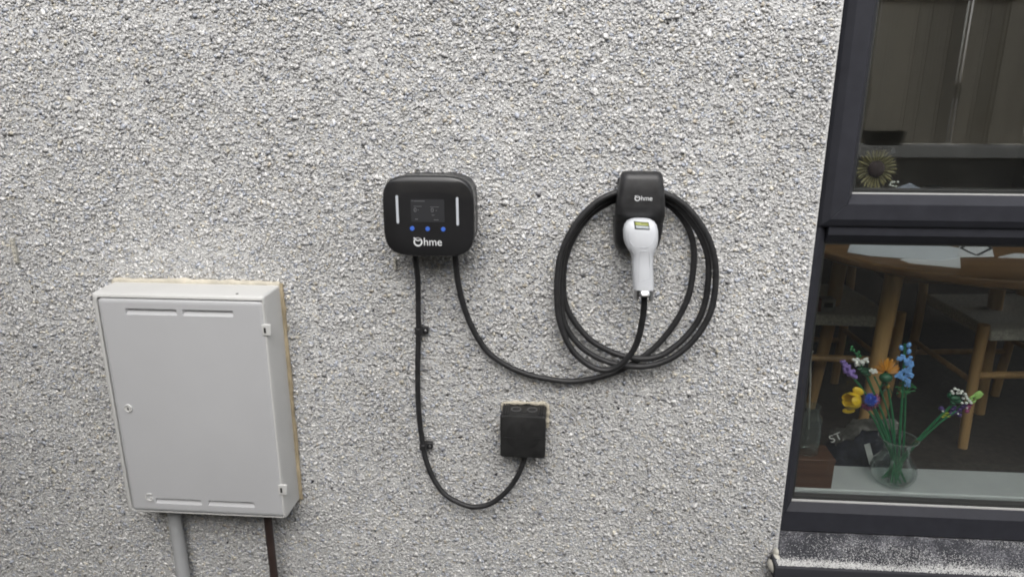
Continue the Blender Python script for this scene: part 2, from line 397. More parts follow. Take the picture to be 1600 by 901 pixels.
while x < 7:
    wd = random.choice((0.075, 0.095, 0.10, 0.12, 0.125)); gap = 0.004
    if 2.35 < x < 2.50 or random.random() < 0.05: gap = 0.022
    o = proto if first else proto.copy()
    if not first: COL.objects.link(o)
    first = False
    setp(o, fe); o.scale = (wd, 1, 1 + random.uniform(-.02, .02)); o.location = (x + wd / 2, FY + random.choice((0.0, 0.0, 0.016)), CZ + .08)
    x += wd + gap
for zz in (1.48, 2.35): MB().box(-5, 9, FY - 0.065, FY - 0.013, zz, zz + 0.09).build('rail', m_plank, fe, smooth=False)
MB().box(-5, 9, FY + 0.03, FY + 0.055, 2.06, 2.14).build('rail', m_plank, fe, smooth=False)
for i in range(8): MB().box(-4.9 + i * 1.9, -4.8 + i * 1.9, FY - 0.17, FY - 0.067, CZ + .08, 2.7).build('post', m_plank, fe, smooth=False)
# unseen dark boarding, added to shade the left end of the wall
sg = thing('shade_screen', 'unseen dark boarded screen added to shade the left end of the wall', 'shade screen', (-1.86, -1.6, 0))
m_shade_screen = wood('dark_screen_wood', (0.022, 0.018, 0.014), (0.05, 0.042, 0.034), 'Z', 9, 0.8, rand=0.25)
gp = MB().box(-0.011, 0.011, -0.059, 0.059, 0.03, 2.4).build('plank', m_shade_screen, sg, smooth=False)
for i in range(24):
    o = gp if i == 0 else gp.copy()
    if i: COL.objects.link(o)
    setp(o, sg); o.location = (-1.86, FY + 0.21 + i * 0.122, 0.0)
for zz in (0.35, 1.95): MB().box(-1.925, -1.8715, FY + 0.15, -0.06, zz, zz + 0.09).build('rail', m_shade_screen, sg, smooth=False)
for yy in (FY + 0.12, -0.05): MB().box(-1.96, -1.875, yy - 0.04, yy + 0.04, 0.0, 2.5).build('post', m_shade_screen, sg, smooth=False)
# planter on the coping
pl = P(1373, 221, -(2 * 0.088 - FY)); px = pl.x
m_plant = mat('dark_planter', (0.02, 0.02, 0.018), 0.6, var=0.2)
t = thing('garden_planter', 'dark tapered planter on the garden wall, reflected at the left of the upper pane', 'planter', (px, FY + 0.06, CZ + 0.076))
b = MB()
b.loft([[(px + sx * w2, FY + 0.06 + sy * 0.08, zz) for sx, sy in ((-1, -1), (1, -1), (1, 1), (-1, 1))] for w2, zz in ((0.09, CZ + 0.076), (0.115, CZ + 0.165), (0.105, CZ + 0.165), (0.08, CZ + 0.09))], True, True)
b.build('trough', m_plant, t, smooth=False)
MB().ell((px, FY + 0.06, CZ + 0.15), 0.09, 0.06, 0.012).build('soil', mat('soil', (0.03, 0.022, 0.016), 0.9, var=0.4, vscale=80), t)

# ------------------------------------------------------------------ room behind the window
m_inwall = mat('room_wall_paint', (0.36, 0.33, 0.28), 0.8, var=0.06, vscale=4)
m_floor = mat('brown_carpet', (0.034, 0.026, 0.021), 0.95, var=0.45, vscale=45, bump=0.6, bscale=350)
m_ceil = mat('ceiling_paint', (0.55, 0.54, 0.52), 0.8)
FZ = Z(-1.22)
RX0, RX1, RY1, RZ1 = -0.6, 3.6, 4.4, FZ + 2.45
struct(MB().box(RX0, RX1, WT + 0.003, RY1, FZ - 0.1, FZ).build('room_floor', m_floor, smooth=False))
struct(MB().box(RX0, RX1, WT + 0.003, RY1, RZ1, RZ1 + 0.1).build('room_ceiling', m_ceil, smooth=False))
for nm, a in (('room_wall_left', (RX0 - 0.1, RX0, WT + 0.003, RY1, FZ - 0.1, RZ1 + 0.1)), ('room_wall_back', (RX0 - 0.1, RX1 + 0.1, RY1, RY1 + 0.1, FZ - 0.1, RZ1 + 0.1))):
    struct(MB().box(*a).build(nm, m_inwall, smooth=False))

b = MB(); b.box(RX1, RX1 + 0.1, WT + 0.003, 0.7, FZ - 0.1, RZ1 + 0.1).box(RX1, RX1 + 0.1, 2.5, RY1, FZ - 0.1, RZ1 + 0.1).box(RX1, RX1 + 0.1, 0.7, 2.5, FZ + 2.1, RZ1 + 0.1).box(RX1, RX1 + 0.1, 0.7, 2.5, FZ - 0.1, FZ + 0.02)  # opening added in this unseen wall to let sky light onto the chairs
struct(b.build('room_wall_right', m_inwall, smooth=False))
# ------------------------------------------------------------------ window
win = thing('window', 'dark grey framed window with an opening upper sash above a fixed pane', 'window', (1.2, 0.1, Z(-1.131)))
def ring_frame(loops, names, m, parent):
    """loops: (x0, z0, x1, z1, y) from outside face inwards; four mitred members"""
    cs = [[(x0, y, z0), (x1, y, z0), (x1, y, z1), (x0, y, z1)] for x0, z0, x1, z1, y in loops]
    for k in range(4):
        q = (k + 1) % 4; mb = MB(); n = len(cs)
        vs = [c[k] for c in cs] + [c[q] for c in cs]
        fs = [(i, (i + 1) % n, n + (i + 1) % n, n + i) for i in range(n)] + [tuple(range(n)), tuple(range(2 * n - 1, n - 1, -1))]
        mb.add(vs, fs); mb.build(names[k], m, parent, smooth=False, bevel=0.0012, seg=2)
fr = [(0.5615, Z(-1.131), 1.9545, Z(0.755), 0.07), (0.5955, Z(-1.073), 1.92, Z(0.715), 0.07), (0.6135, Z(-1.05), 1.902, Z(0.695), 0.088), (0.6135, Z(-1.05), 1.902, Z(0.695), 0.128), (0.5615, Z(-1.131), 1.9545, Z(0.755), 0.128)]
ring_frame(fr, ('bottom_rail', 'jamb', 'head_rail', 'jamb'), m_frame, win)
# transom between the panes
b = MB(); pr = [(0.07, Z(-0.255)), (0.07, Z(-0.3335)), (0.088, Z(-0.355)), (0.1275, Z(-0.355)), (0.1275, Z(-0.255))]
b.loft([[(0.6137, y, z) for y, z in pr], [(1.9018, y, z) for y, z in pr]]); b.build('transom', m_frame, win, smooth=False, bevel=0.0012)
# opening sash, proud of the frame
SX0, SZ0, SX1, SZ1 = 0.587, Z(-0.315), 1.93, Z(0.735)
def ins(a, y): return (SX0 + a, SZ0 + a, SX1 - a, SZ1 - a, y)
sash = MB().box(SX0 + 0.03, SX0 + 0.031, 0.06, 0.061, SZ0 + 0.05, SZ0 + 0.051).build('sash', m_frame, win)
ring_frame([ins(0, 0.0685), ins(0.006, 0.062), ins(0.021, 0.054), ins(0.057, 0.054), ins(0.0765, 0.088), ins(0.0765, 0.127), ins(0, 0.127)], ('sash_rail', 'sash_stile', 'sash_rail', 'sash_stile'), m_frame, sash)
# panes, spacers, a pale strip along each bottom glass edge
gx0, gz0, gx1, gz1 = SX0 + 0.0765, SZ0 + 0.0765, SX1 - 0.0765, SZ1 - 0.0765
pane_u = MB().box(gx0 - 0.004, gx1 + 0.004, 0.0895, 0.1135, gz0 - 0.004, gz1 + 0.004).build('pane', m_glass, win, smooth=False)
pane_l = MB().box(0.6095, 1.906, 0.0895, 0.1135, Z(-1.054), Z(-0.351)).build('pane', m_glass, win, smooth=False)
for p_, (a0, c0, a1, c1) in ((pane_u, (gx0, gz0, gx1, gz1)), (pane_l, (0.6135, Z(-1.05), 1.902, Z(-0.355)))):
    ring_frame([(a0 - 0.002, c0 - 0.002, a1 + 0.002, c1 + 0.002, 0.092), (a0 + 0.006, c0 + 0.010, a1 - 0.006, c1 - 0.006, 0.092), (a0 + 0.006, c0 + 0.010, a1 - 0.006, c1 - 0.006, 0.111), (a0 - 0.002, c0 - 0.002, a1 + 0.002, c1 + 0.002, 0.111)], ['spacer_bar'] * 4, m_spacer, p_)
    MB().box(a0 - 0.001, a1 + 0.001, 0.0862, 0.0893, c0 - 0.003, c0 + 0.0022).build('pale_edge_strip', m_edge_strip, p_, smooth=False)
# outer sill
def sillmat():
    m, n, b = nodes('dusty_sill'); b.inputs['Roughness'].default_value = 0.6; b.inputs['Specular IOR Level'].default_value = 0.25
    tc = n.nodes.new('ShaderNodeTexCoord')
    nz = n.nodes.new('ShaderNodeTexNoise'); nz.inputs['Scale'].default_value = 300; nz.inputs['Detail'].default_value = 2
    n2 = n.nodes.new('ShaderNodeTexNoise'); n2.inputs['Scale'].default_value = 16; n2.inputs['Detail'].default_value = 5
    n.links.new(tc.outputs['Object'], nz.inputs['Vector']); n.links.new(tc.outputs['Object'], n2.inputs['Vector'])
    ad = n.nodes.new('ShaderNodeMath'); ad.operation = 'MULTIPLY_ADD'; ad.inputs[1].default_value = 0.7; n.links.new(n2.outputs['Fac'], ad.inputs[0]); n.links.new(nz.outputs['Fac'], ad.inputs[2])
    cr = n.nodes.new('ShaderNodeValToRGB'); cr.color_ramp.elements[0].position = 0.86; cr.color_ramp.elements[1].position = 1.0
    cr.color_ramp.elements[0].color = (0.034, 0.035, 0.041, 1); cr.color_ramp.elements[1].color = (0.17, 0.17, 0.185, 1)
    ge = n.nodes.new('ShaderNodeNewGeometry'); se = n.nodes.new('ShaderNodeSeparateXYZ'); n.links.new(ge.outputs['Normal'], se.inputs[0])
    up = n.nodes.new('ShaderNodeMapRange'); up.inputs['From Min'].default_value = 0.6; up.inputs['From Max'].default_value = 0.97; n.links.new(se.outputs['Z'], up.inputs[0])
    mu = n.nodes.new('ShaderNodeMath'); mu.operation = 'MULTIPLY'; n.links.new(ad.outputs[0], mu.inputs[0]); n.links.new(up.outputs[0], mu.inputs[1])
    n.links.new(mu.outputs[0], cr.inputs[0]); n.links.new(cr.outputs[0], b.inputs['Base Color'])
    return m
SY0, SZA, SZB = -0.055, Z(-1.1535), Z(-1.1325)       # nose y, nose height, height at the frame
def sz(y): return SZA + (SZB - SZA) * (y - SY0) / (0.07 - SY0)
b = MB(); pr = [(0.070, sz(0.07)), (SY0 + 0.006, sz(SY0 + 0.006)), (SY0 + 0.0015, SZA - 0.002), (SY0, SZA - 0.007), (SY0, SZA - 0.033), (SY0 + 0.012, SZA - 0.035), (SY0 + 0.014, SZA - 0.022), (0.070, SZB - 0.024)]
b.loft([[(OX0 + 0.001, y, z) for y, z in pr], [(OX1 - 0.001, y, z) for y, z in pr]])
pr2 = [(-0.012, sz(-0.012)), (SY0 + 0.006, sz(SY0 + 0.006)), (SY0 + 0.0015, SZA - 0.002), (SY0, SZA - 0.007), (SY0, SZA - 0.033), (SY0 + 0.012, SZA - 0.035), (SY0 + 0.014, SZA - 0.022), (-0.012, sz(-0.012) - 0.022)]
b.loft([[(0.543, y, z) for y, z in pr2], [(OX0 + 0.001, y, z) for y, z in pr2]])
sill = b.build('sill', sillmat(), win, ang=30)
MB().box(0.5415, 0.543, SY0 - 0.001, -0.010, SZA - 0.037, SZA + 0.003).build('end_cap', m_frame, win, bevel=0.0006)
# loose stone dust lying on the sill
def make_dust():
    V = []; F = []; n = 0; N = 12000
    oct_ = np.array([(1, 0, 0), (-1, 0, 0), (0, 1, 0), (0, -1, 0), (0, 0, 1), (0, 0, -1)], float); of = [(0, 2, 4), (2, 1, 4), (1, 3, 4), (3, 0, 4), (2, 0, 5), (1, 2, 5), (3, 1, 5), (0, 3, 5)]
    k = 0
    while k < N:
        x_ = rng.uniform(0.55, 1.5); tt = rng.uniform(0, 1)            # tt 0 at the nose
        crest = 0.06 + 0.05 * math.sin(x_ * 17) * math.sin(x_ * 5.3)
        heap = math.exp(-((tt - crest) / 0.13) ** 2) * max(0.25, 1.25 - 1.2 * (x_ - 0.56))
        haze = 0.05 + 0.50 * max(0, math.sin(x_ * 7.1 + tt * 5) * 0.5 + 0.5) * min(1, max(0, x_ - 0.56) / 0.3)
        if rng.uniform() > heap + haze * 0.42: continue
        y_ = SY0 + 0.006 + tt * 0.118
        if x_ < OX0 + 0.004 and y_ > -0.012: k += 1; continue
        s_ = rng.uniform(0.0005, 0.0016) * (1.25 if rng.uniform() < heap else 0.9)
        p = oct_ * rng.uniform(0.5, 1.2, (6, 1)) * s_ + np.array([x_, y_, sz(y_) + s_ * 0.4])
        V.append(p); F += [tuple(i + n for i in f) for f in of]; n += 6; k += 1
    me = bpy.data.meshes.new('stone_dust'); me.from_pydata(np.concatenate(V).tolist(), [], F)
    me.materials.append(mat('stone_dust', (0.62, 0.62, 0.61), 0.8, var=0.25, vscale=300)); o = bpy.data.objects.new('stone_dust', me); COL.objects.link(o)
    tag(o, 'pale grey stone dust scattered along the outer sill', 'dust', kind='stuff')
make_dust()
# silicone blob at the sill end
b = MB(); q = Euler((0.2, 0.1, 0.3)).to_quaternion()
c = P(1206.5, 884, 0.03); b.ell(c, 0.0075, 0.020, 0.013, q, 14, 10)
c = P(1213, 872, 0.018); b.ell(c, 0.010, 0.016, 0.011, q, 14, 10)
c = P(1212, 862, 0.010); b.ell(c, 0.006, 0.010, 0.012, q, 14, 10)
b.build('sealant_blob', m_silic, win)
# window board inside
struct(MB().box(OX0 + 0.001, OX1 - 0.001, 0.1295, 0.262, Z(-1.075), Z(-1.04)).build('window_board', mat('board_paint', (0.48, 0.50, 0.50), 0.4, var=0.05, vscale=14), bevel=0.004))
BZ = Z(-1.04)

# ------------------------------------------------------------------ meter box
MD = 0.10
tl, br = P(142.4, 458.8, MD), P(445.8, 810, MD)
mx0, mx1, mz1, mz0 = (P(142.4, 458.8, MD).x + P(204, 797, MD).x) / 2, -0.687, tl.z, (P(204, 799, MD).z + br.z) / 2
mx0 -= 0.0055; mz1 += 0.0032; mz0 -= 0.002
meter = thing('meter_box', 'pale grey plastic meter box with hinged door low on the wall', 'meter box', ((mx0 + mx1) / 2, -0.01, mz0))
def rrect(x0, x1, z0, z1, r, k=6):
    out = []
    for cx, cz, a0 in ((x1 - r, z1 - r, 0), (x0 + r, z1 - r, 90), (x0 + r, z0 + r, 180), (x1 - r, z0 + r, 270)):
        for i in range(k + 1):
            a = math.radians(a0 + 90 * i / k); out.append((cx + r * math.cos(a), cz + r * math.sin(a)))
    return out
dx0, dx1, dz1, dz0 = P(152.5, 467, MD).x, P(410, 480, MD).x, P(200, 467, MD).z, P(300, 799.5, MD).z
def ring(x0, x1, z0, z1, r, y): return [(x, y, z) for x, z in rrect(x0, x1, z0, z1, r)]
b = MB(); e = 0.0035
b.loft([ring(mx0 - .001, mx1 + .001, mz0 - .001, mz1 + .001, 0.006, 0.004), ring(mx0, mx1, mz0, mz1, 0.006, -MD + 0.009), ring(mx0 + .0015, mx1 - .0015, mz0 + .0015, mz1 - .0015, 0.006, -MD + 0.004), ring(mx0 + .0048, mx1 - .006, mz0 + .005, mz1 - .0048, 0.006, -MD),
        ring(dx0 - e, dx1 + e, dz0 - e, dz1 + e, 0.008, -MD), ring(dx0 - e + .001, dx1 + e - .001, dz0 - e + .001, dz1 + e - .001, 0.008, -MD + 0.012)], False, True)
b.build('housing', m_meter, meter, ang=50)
# door with pressed slots
slots = [((196, 482), (277, 492)), ((285, 484), (365, 494)), ((243, 778.5), (316, 788)), ((325, 781), (398, 790.5))]
SL = []
for (u0, v0), (u1, v1) in slots:
    a, c = P(u0, v0, MD), P(u1, v1, MD); SL.append([a.x, c.x, c.z, a.z])
for i, j in ((0, 1), (2, 3)):
    for k in (2, 3): SL[i][k] = SL[j][k] = (SL[i][k] + SL[j][k]) / 2
zt = (SL[0][2] + SL[0][3]) / 2; SL[0][2] = SL[1][2] = zt - 0.0075; SL[0][3] = SL[1][3] = zt + 0.0075
zt = (SL[2][2] + SL[2][3]) / 2; SL[2][2] = SL[3][2] = zt - 0.0075; SL[2][3] = SL[3][3] = zt + 0.0075
yd = -MD - 0.0015
rin = 0.010
xl = sorted({dx0 + rin, dx1 - rin} | {s[0] for s in SL} | {s[1] for s in SL}); zl = sorted({dz0 + rin, dz1 - rin} | {s[2] for s in SL} | {s[3] for s in SL})
b = MB()
for i in range(len(xl) - 1):
    for k in range(len(zl) - 1):
        x0, x1, z0, z1 = xl[i], xl[i + 1], zl[k], zl[k + 1]
        insl = [s for s in SL if s[0] - 1e-6 <= x0 and x1 <= s[1] + 1e-6 and s[2] - 1e-6 <= z0 and z1 <= s[3] + 1e-6]
        if not insl: b.add([(x0, yd, z0), (x1, yd, z0), (x1, yd, z1), (x0, yd, z1)], [(0, 1, 2, 3)])
for s in SL:
    x0, x1, z0, z1 = s; yb = yd + 0.007
    o_ = [(x0, yd, z0), (x1, yd, z0), (x1, yd, z1), (x0, yd, z1)]; n_ = [(x0 + .003, yb, z0 + .008), (x1 - .003, yb, z0 + .008), (x1 - .003, yb, z1 - .0006), (x0 + .003, yb, z1 - .0006)]
    b.loft([o_, n_], False, True)
# frame of the door, rounded edge going back
R0 = rrect(dx0, dx1, dz0, dz1, 0.008)
inner = []
for x_, z_ in R0: inner.append((min(max(x_, dx0 + rin), dx1 - rin), min(max(z_, dz0 + rin), dz1 - rin)))
b.loft([[(x_, yd, z_) for x_, z_ in inner], [(x_ + (1 if x_ < (dx0 + dx1) / 2 else -1) * .0025, yd, z_ + (1 if z_ < (dz0 + dz1) / 2 else -1) * .0025) for x_, z_ in R0], [(x_, yd + .0025, z_) for x_, z_ in R0], [(x_, yd + 0.009, z_) for x_, z_ in R0]], False, False)
door = b.build('door', m_door, meter, ang=50)
c = P(201.5, 637, MD); c.y = yd
b = MB(); b.lathe([(0.0105, 0), (0.0105, 0.002), (0.0095, 0.003), (0.0078, 0.003), (0.0070, 0.0006), (0.0050, 0.0006), (0.0045, 0.0025), (0.002, 0.0025)], c, 28, axis=(0, -1, 0)); b.build('lock', m_meter, door)
MB().box(c.x - .0012, c.x + .0012, yd - .0032, yd - .0024, c.z - .004, c.z + .004).build('keyhole', m_dark, door)
c = P(234, 776, MD); text('raised_letter', 'G', 0.031, m_meter, door, (c.x, yd - 0.0006, c.z), 0.0020)
for u, v in ((417, 515), (441.5, 764)):
    c = P(u, v, MD)
    x0 = dx1 - 0.006
    o = MB().box(x0, x0 + 0.022, -MD - 0.0035, -MD + 0.004, c.z - 0.014, c.z + 0.014).build('hinge', m_meter, meter, bevel=0.002)
    MB().box(x0 + 0.0055, x0 + 0.0105, -MD - 0.0042, -MD - 0.003, c.z - 0.007, c.z + 0.006).build('hinge_slot', m_dark, o, smooth=False)
c = P(369, 460, 0.09); MB().lathe([(0.0035, 0), (0.0035, 0.0012), (0.002, 0.0016)], (c.x, -0.085, mz1 - 0.0004), 12).build('screw', m_dark, meter)
# sealant round top and right side
def bead(name, pts, rad, m, parent, amp=0.25, seed=3, flat=0.6):
    rr = np.random.default_rng(seed); path = spline([Vector(p) for p in pts], 14); mb = MB(); rings = []
    def walk(n, k): return np.interp(np.arange(n), np.linspace(0, n, n // k + 3), rr.normal(0, 1, n // k + 3))
    n = len(path); w1 = walk(n, 5) * .7 + walk(n, 2) * .4; w2 = walk(n, 6); w3 = walk(n, 3)
    for i, p in enumerate(path):
        t_ = (path[min(i + 1, n - 1)] - path[max(i - 1, 0)]).normalized(); nrm = Vector((0, 1, 0)); bn = t_.cross(nrm).normalized()
        r_ = rad * max(.35, 1 + amp * w1[i]); p = p + bn * rad * amp * .5 * w2[i]
        rings.append([p + bn * math.cos(a) * r_ * (1 + .12 * math.sin(3 * a + i)) + nrm * math.sin(a) * r_ * flat * (1 + amp * .4 * w3[i]) for a in [2 * math.pi * k / 10 for k in range(10)]])
    mb.loft(rings); return mb.build(name, m, parent, ang=70)
yb = -0.006
pts = [(mx0 + 0.006, yb, mz1 - 0.05), (mx0 + 0.001, yb, mz1 + 0.001)] + [(mx0 + (mx1 - mx0) * f, yb, mz1 + 0.003) for f in (.1, .3, .5, .7, .9)] + [(mx1 + 0.002, yb, mz1 + 0.002)]
bead('sealant', pts, 0.0080, mat('sealant_top', (0.56, 0.52, 0.43), 0.6, var=0.2, vscale=30, bump=0.3, bscale=120), meter, 0.16, 4)
bead('sealant', [(mx1 + 0.003, yb, mz1 + (mz0 - mz1) * f) for f in (-.008, .04, .2, .4, .6, .8, .96, 1.0)], 0.0068, m_seal, meter, 0.15, 5)
# pipes below the box
def pipe(name, label, u0, v0, r, m, d):
    a = P(u0, v0, d); zt_ = mz0 + 0.0005
    t_ = thing(name, label, 'pipe', (a.x, -d, 0.0)); b_ = MB(); b_.lathe([(r, 0.0), (r, zt_)], (a.x, -d, 0), 28); b_.build('tube', m, t_)
    b2 = MB(); b2.lathe([(r + 0.003, 0.09), (r + 0.003, 0.11)], (a.x, -d, 0), 28); b2.box(a.x - r - 0.016, a.x + r + 0.016, -0.012, -0.004, 0.09, 0.11); b2.build('bracket', m, t_)
pipe('grey_pipe', 'thick grey plastic pipe running down from under the meter box', 280, 855, 0.0170, m_gpipe, 0.032)
pipe('brown_pipe', 'thin dark brown pipe running down from the right of the meter box underside', 423.5, 855, 0.0105, m_bpipe, 0.045)

# ------------------------------------------------------------------ wall charger
CD = 0.098
cl, cr_ = P(597, 338, CD), P(741, 338, CD); ct, cb = P(669, 274.5, CD), P(669, 402, CD)
ccx, ccz, chw, chh = (cl.x + cr_.x) / 2, (ct.z + cb.z) / 2, (cr_.x - cl.x) / 2, (ct.z - cb.z) / 2
chg = thing('wall_charger', 'black rounded wall charger with small screen and three blue dots', 'charger', (ccx, -0.005, ccz - chh))
b = MB(); N_ = 4.3
b.loft([srect(ccx, ccz, chw * s_, chh * s_, y, N_) for s_, y in ((.955, 0.002), (.965, -0.03), (.985, -0.062), (.99, -0.070), (.975, -0.0715))], True, True)
b.build('housing', m_black, chg, ang=40)
b = MB()
b.loft([srect(ccx, ccz, chw * s_, chh * s_, y, N_) for s_, y in ((.972, -0.070), (.996, -0.0725), (1, -0.076), (1.0, -0.086), (.992, -0.0915), (.975, -0.0955), (.94, -0.0978), (.6, -0.0990), (.25, -0.0993))], True, True)
fas = b.build('fascia', m_gloss, chg, ang=40)
b = MB()
for zz in np.linspace(-0.6, 0.6, 15):      # fine ribs on the housing side
    pass
FYc = -0.0995
for (u0, v0), (u1, v1) in (((619.8, 305), (622.2, 349)), ((714.2, 308), (715.5, 352))):
    a, c = P(u0, v0, CD), P(u1, v1, CD); xm = (a.x + c.x) / 2
    b = MB(); b.loft([[(x, y, z) for x, z in rrect(xm - .0027, xm + .0027, c.z, a.z, .0026)] for y in (-0.0965, FYc)]); b.build('light_bar', m_bar, chg)
a, c = P(641.5, 311, CD), P(695, 347, CD)
scr = MB(); scr.loft([[(x, y, z) for x, z in rrect(a.x, c.x, c.z, a.z, .002)] for y in (-0.0970, FYc - .0002)]); scr = scr.build('screen', m_screen, chg)
sw, sh = c.x - a.x, a.z - c.z
for fx in (0.13, 0.64): text('digit', '0', 0.0135, m_scrtx, scr, (a.x + sw * fx, FYc - .0005, a.z - sh * 0.48), 0.0002)
b = MB()
for fx0, fx1, fz, hh in ((.03, .07, .07, .0007), (.09, .42, .08, .0006), (.09, .33, .31, .0004), (.58, .84, .33, .0004), (.2, .24, .47, .0005), (.74, .78, .49, .0005), (.62, .70, .69, .0006), (.12, .2, .88, .0008), (.68, .82, .9, .0006)):
    b.box(a.x + sw * fx0, a.x + sw * fx1, FYc - .0006, FYc - .0001, a.z - sh * fz - hh, a.z - sh * fz + hh)
b.build('screen_print', m_scrtx, scr, smooth=False)
for u, v in ((644.3, 356.8), (668.4, 357.4), (692.6, 358)):
    c = P(u, v, CD); MB().lathe([(0.0050, -.001), (0.0050, .0022), (0.0046, .0026)], (c.x, -0.0975, c.z), 24, axis=(0, -1, 0)).build('button', m_blue, chg)
def logo(parent, c0, scale, y):
    """ring with a curl on top, then the letters; scale = ring radius in metres"""
    g_ = MB(); cx, cz = c0.x, c0.z; r = scale; k = 40; wv = 0.17 * r
    def rng_(rx, rz, w_, ox, oz):
        o1 = [(cx + ox + (rx + w_) * math.cos(2 * math.pi * i / k), cz + oz + (rz + w_) * math.sin(2 * math.pi * i / k)) for i in range(k)]
        i1 = [(cx + ox + (rx - w_) * math.cos(2 * math.pi * i / k), cz + oz + (rz - w_) * math.sin(2 * math.pi * i / k)) for i in range(k)]
        g_.loft([[(x_, y, z_) for x_, z_ in o1], [(x_, y - .0004, z_) for x_, z_ in o1], [(x_, y - .0004, z_) for x_, z_ in i1], [(x_, y, z_) for x_, z_ in i1]], False, False)
    rng_(r * .92, r * .92, wv, 0, 0); rng_(r * .52, r * .27, wv * .75, 0, r * .60)
    g_.tube([(cx - r * .50, y - .0002, cz + r * .62), (cx - r * .78, y - .0002, cz + r * .80), (cx - r * .95, y - .0002, cz + r * 1.02)], wv, 8, 3)
    lg = g_.build('logo_ring', m_logo, parent, smooth=False)
    text('logo_lettering', 'hme', r * 2.75, m_logo, parent, (cx + r * 1.28, y - .0002, cz - r * .02), 0.0002, 'LEFT', 0.95)
logo(chg, P(653.4, 377.6, CD), 0.0092, FYc - .0002)
for u in (648.5, 711.5):
    c = P(u, 402, 0.05); MB().lathe([(0.0105, 0.012), (0.0105, -0.004), (0.0088, -0.007)], (c.x, -0.05, ccz - chh * .985), 20).build('cable_gland', m_black, chg)

# small ribbed strips of plastic bead showing through the render
def strip(u, v0, v1, label):
    a, c = P(u, v0, 0.006), P(u + (v1 - v0) * 0.15 * (1 if u < 100 else 0.3), v1, 0.006); t_ = MB(); k = 6
    for i in range(k):
        p0 = a.lerp(c, i / k); p1 = a.lerp(c, (i + .55) / k)
        t_.box(p0.x - .0032, p0.x + .0032, -.0115, -.003, p1.z, p0.z)
    t_.box(min(a.x, c.x) - .0028, max(a.x, c.x) + .0028, -.0095, -.002, c.z, a.z)
    tag(t_.build('plastic_strip', m_silic, bevel=0.0004), label, 'strip', 'ribbed strips in the render')
strip(617, 402, 421, 'tiny ribbed pale strip in the wall just under the charger')
strip(20, 372, 410, 'tiny ribbed pale strip in the wall at the far left edge')

# ------------------------------------------------------------------ cables
def path(lst): return [P(u + (random.uniform(-.5, .5) if i > 1 else 0), v + (random.uniform(-.5, .5) if i > 1 else 0), d) for i, (u, v, d) in enumerate(lst)]
sup = path([(648.5, 399, .052), (650, 414, .050), (652.5, 440, .036), (653, 475, .025), (654, 515, .021), (653, 560, .022), (652.8, 610, .023), (655.5, 655, .022), (660, 690, .021), (664, 712, .023), (674, 740, .028), (692, 768, .034), (715, 784, .038), (740, 791, .040), (766, 786, .042), (790, 769, .043), (808, 745, .043), (818, 722, .042), (820, 712, .042)])
b = MB(); b.tube(sup, 0.0066, 14, 6)
tag(b.build('supply_cable', m_rubber), 'black power cable clipped down the wall from charger to black box', 'cable')
def clip(u, v, label):
    c = P(u, v, 0.021)
    t_ = thing('cable_clip', label, 'clip', (c.x, -0.008, c.z), 'clips on the power cable'); b_ = MB(); k = 12
    hz = 0.0082
    prof = [(-0.0165, -0.004)] + [(-0.0095 * math.cos(math.pi * i / k) - 0.0005, -0.021 - 0.0092 * math.sin(math.pi * i / k)) for i in range(k + 1)] + [(0.010, -0.016), (0.022, -0.016), (0.022, -0.004)]
    prof[0] = (-0.0100, -0.004)
    b_.loft([[(c.x + x, y, c.z - hz) for x, y in prof], [(c.x + x, y, c.z + hz) for x, y in prof]]); b_.build('saddle', m_black, t_, bevel=0.0012)
    MB().lathe([(0.0034, 0), (0.0034, 0.0014), (0.002, 0.0022)], (c.x + 0.0155, -0.0158, c.z - .001), 14, axis=(0, -1, 0)).build('screw', mat('screw_steel', (0.45, 0.45, 0.45), 0.35, metal=1.0), t_)
clip(654.3, 517, 'upper black clip holding the power cable below the charger')
clip(661.5, 697.5, 'lower black clip holding the power cable left of the black box')

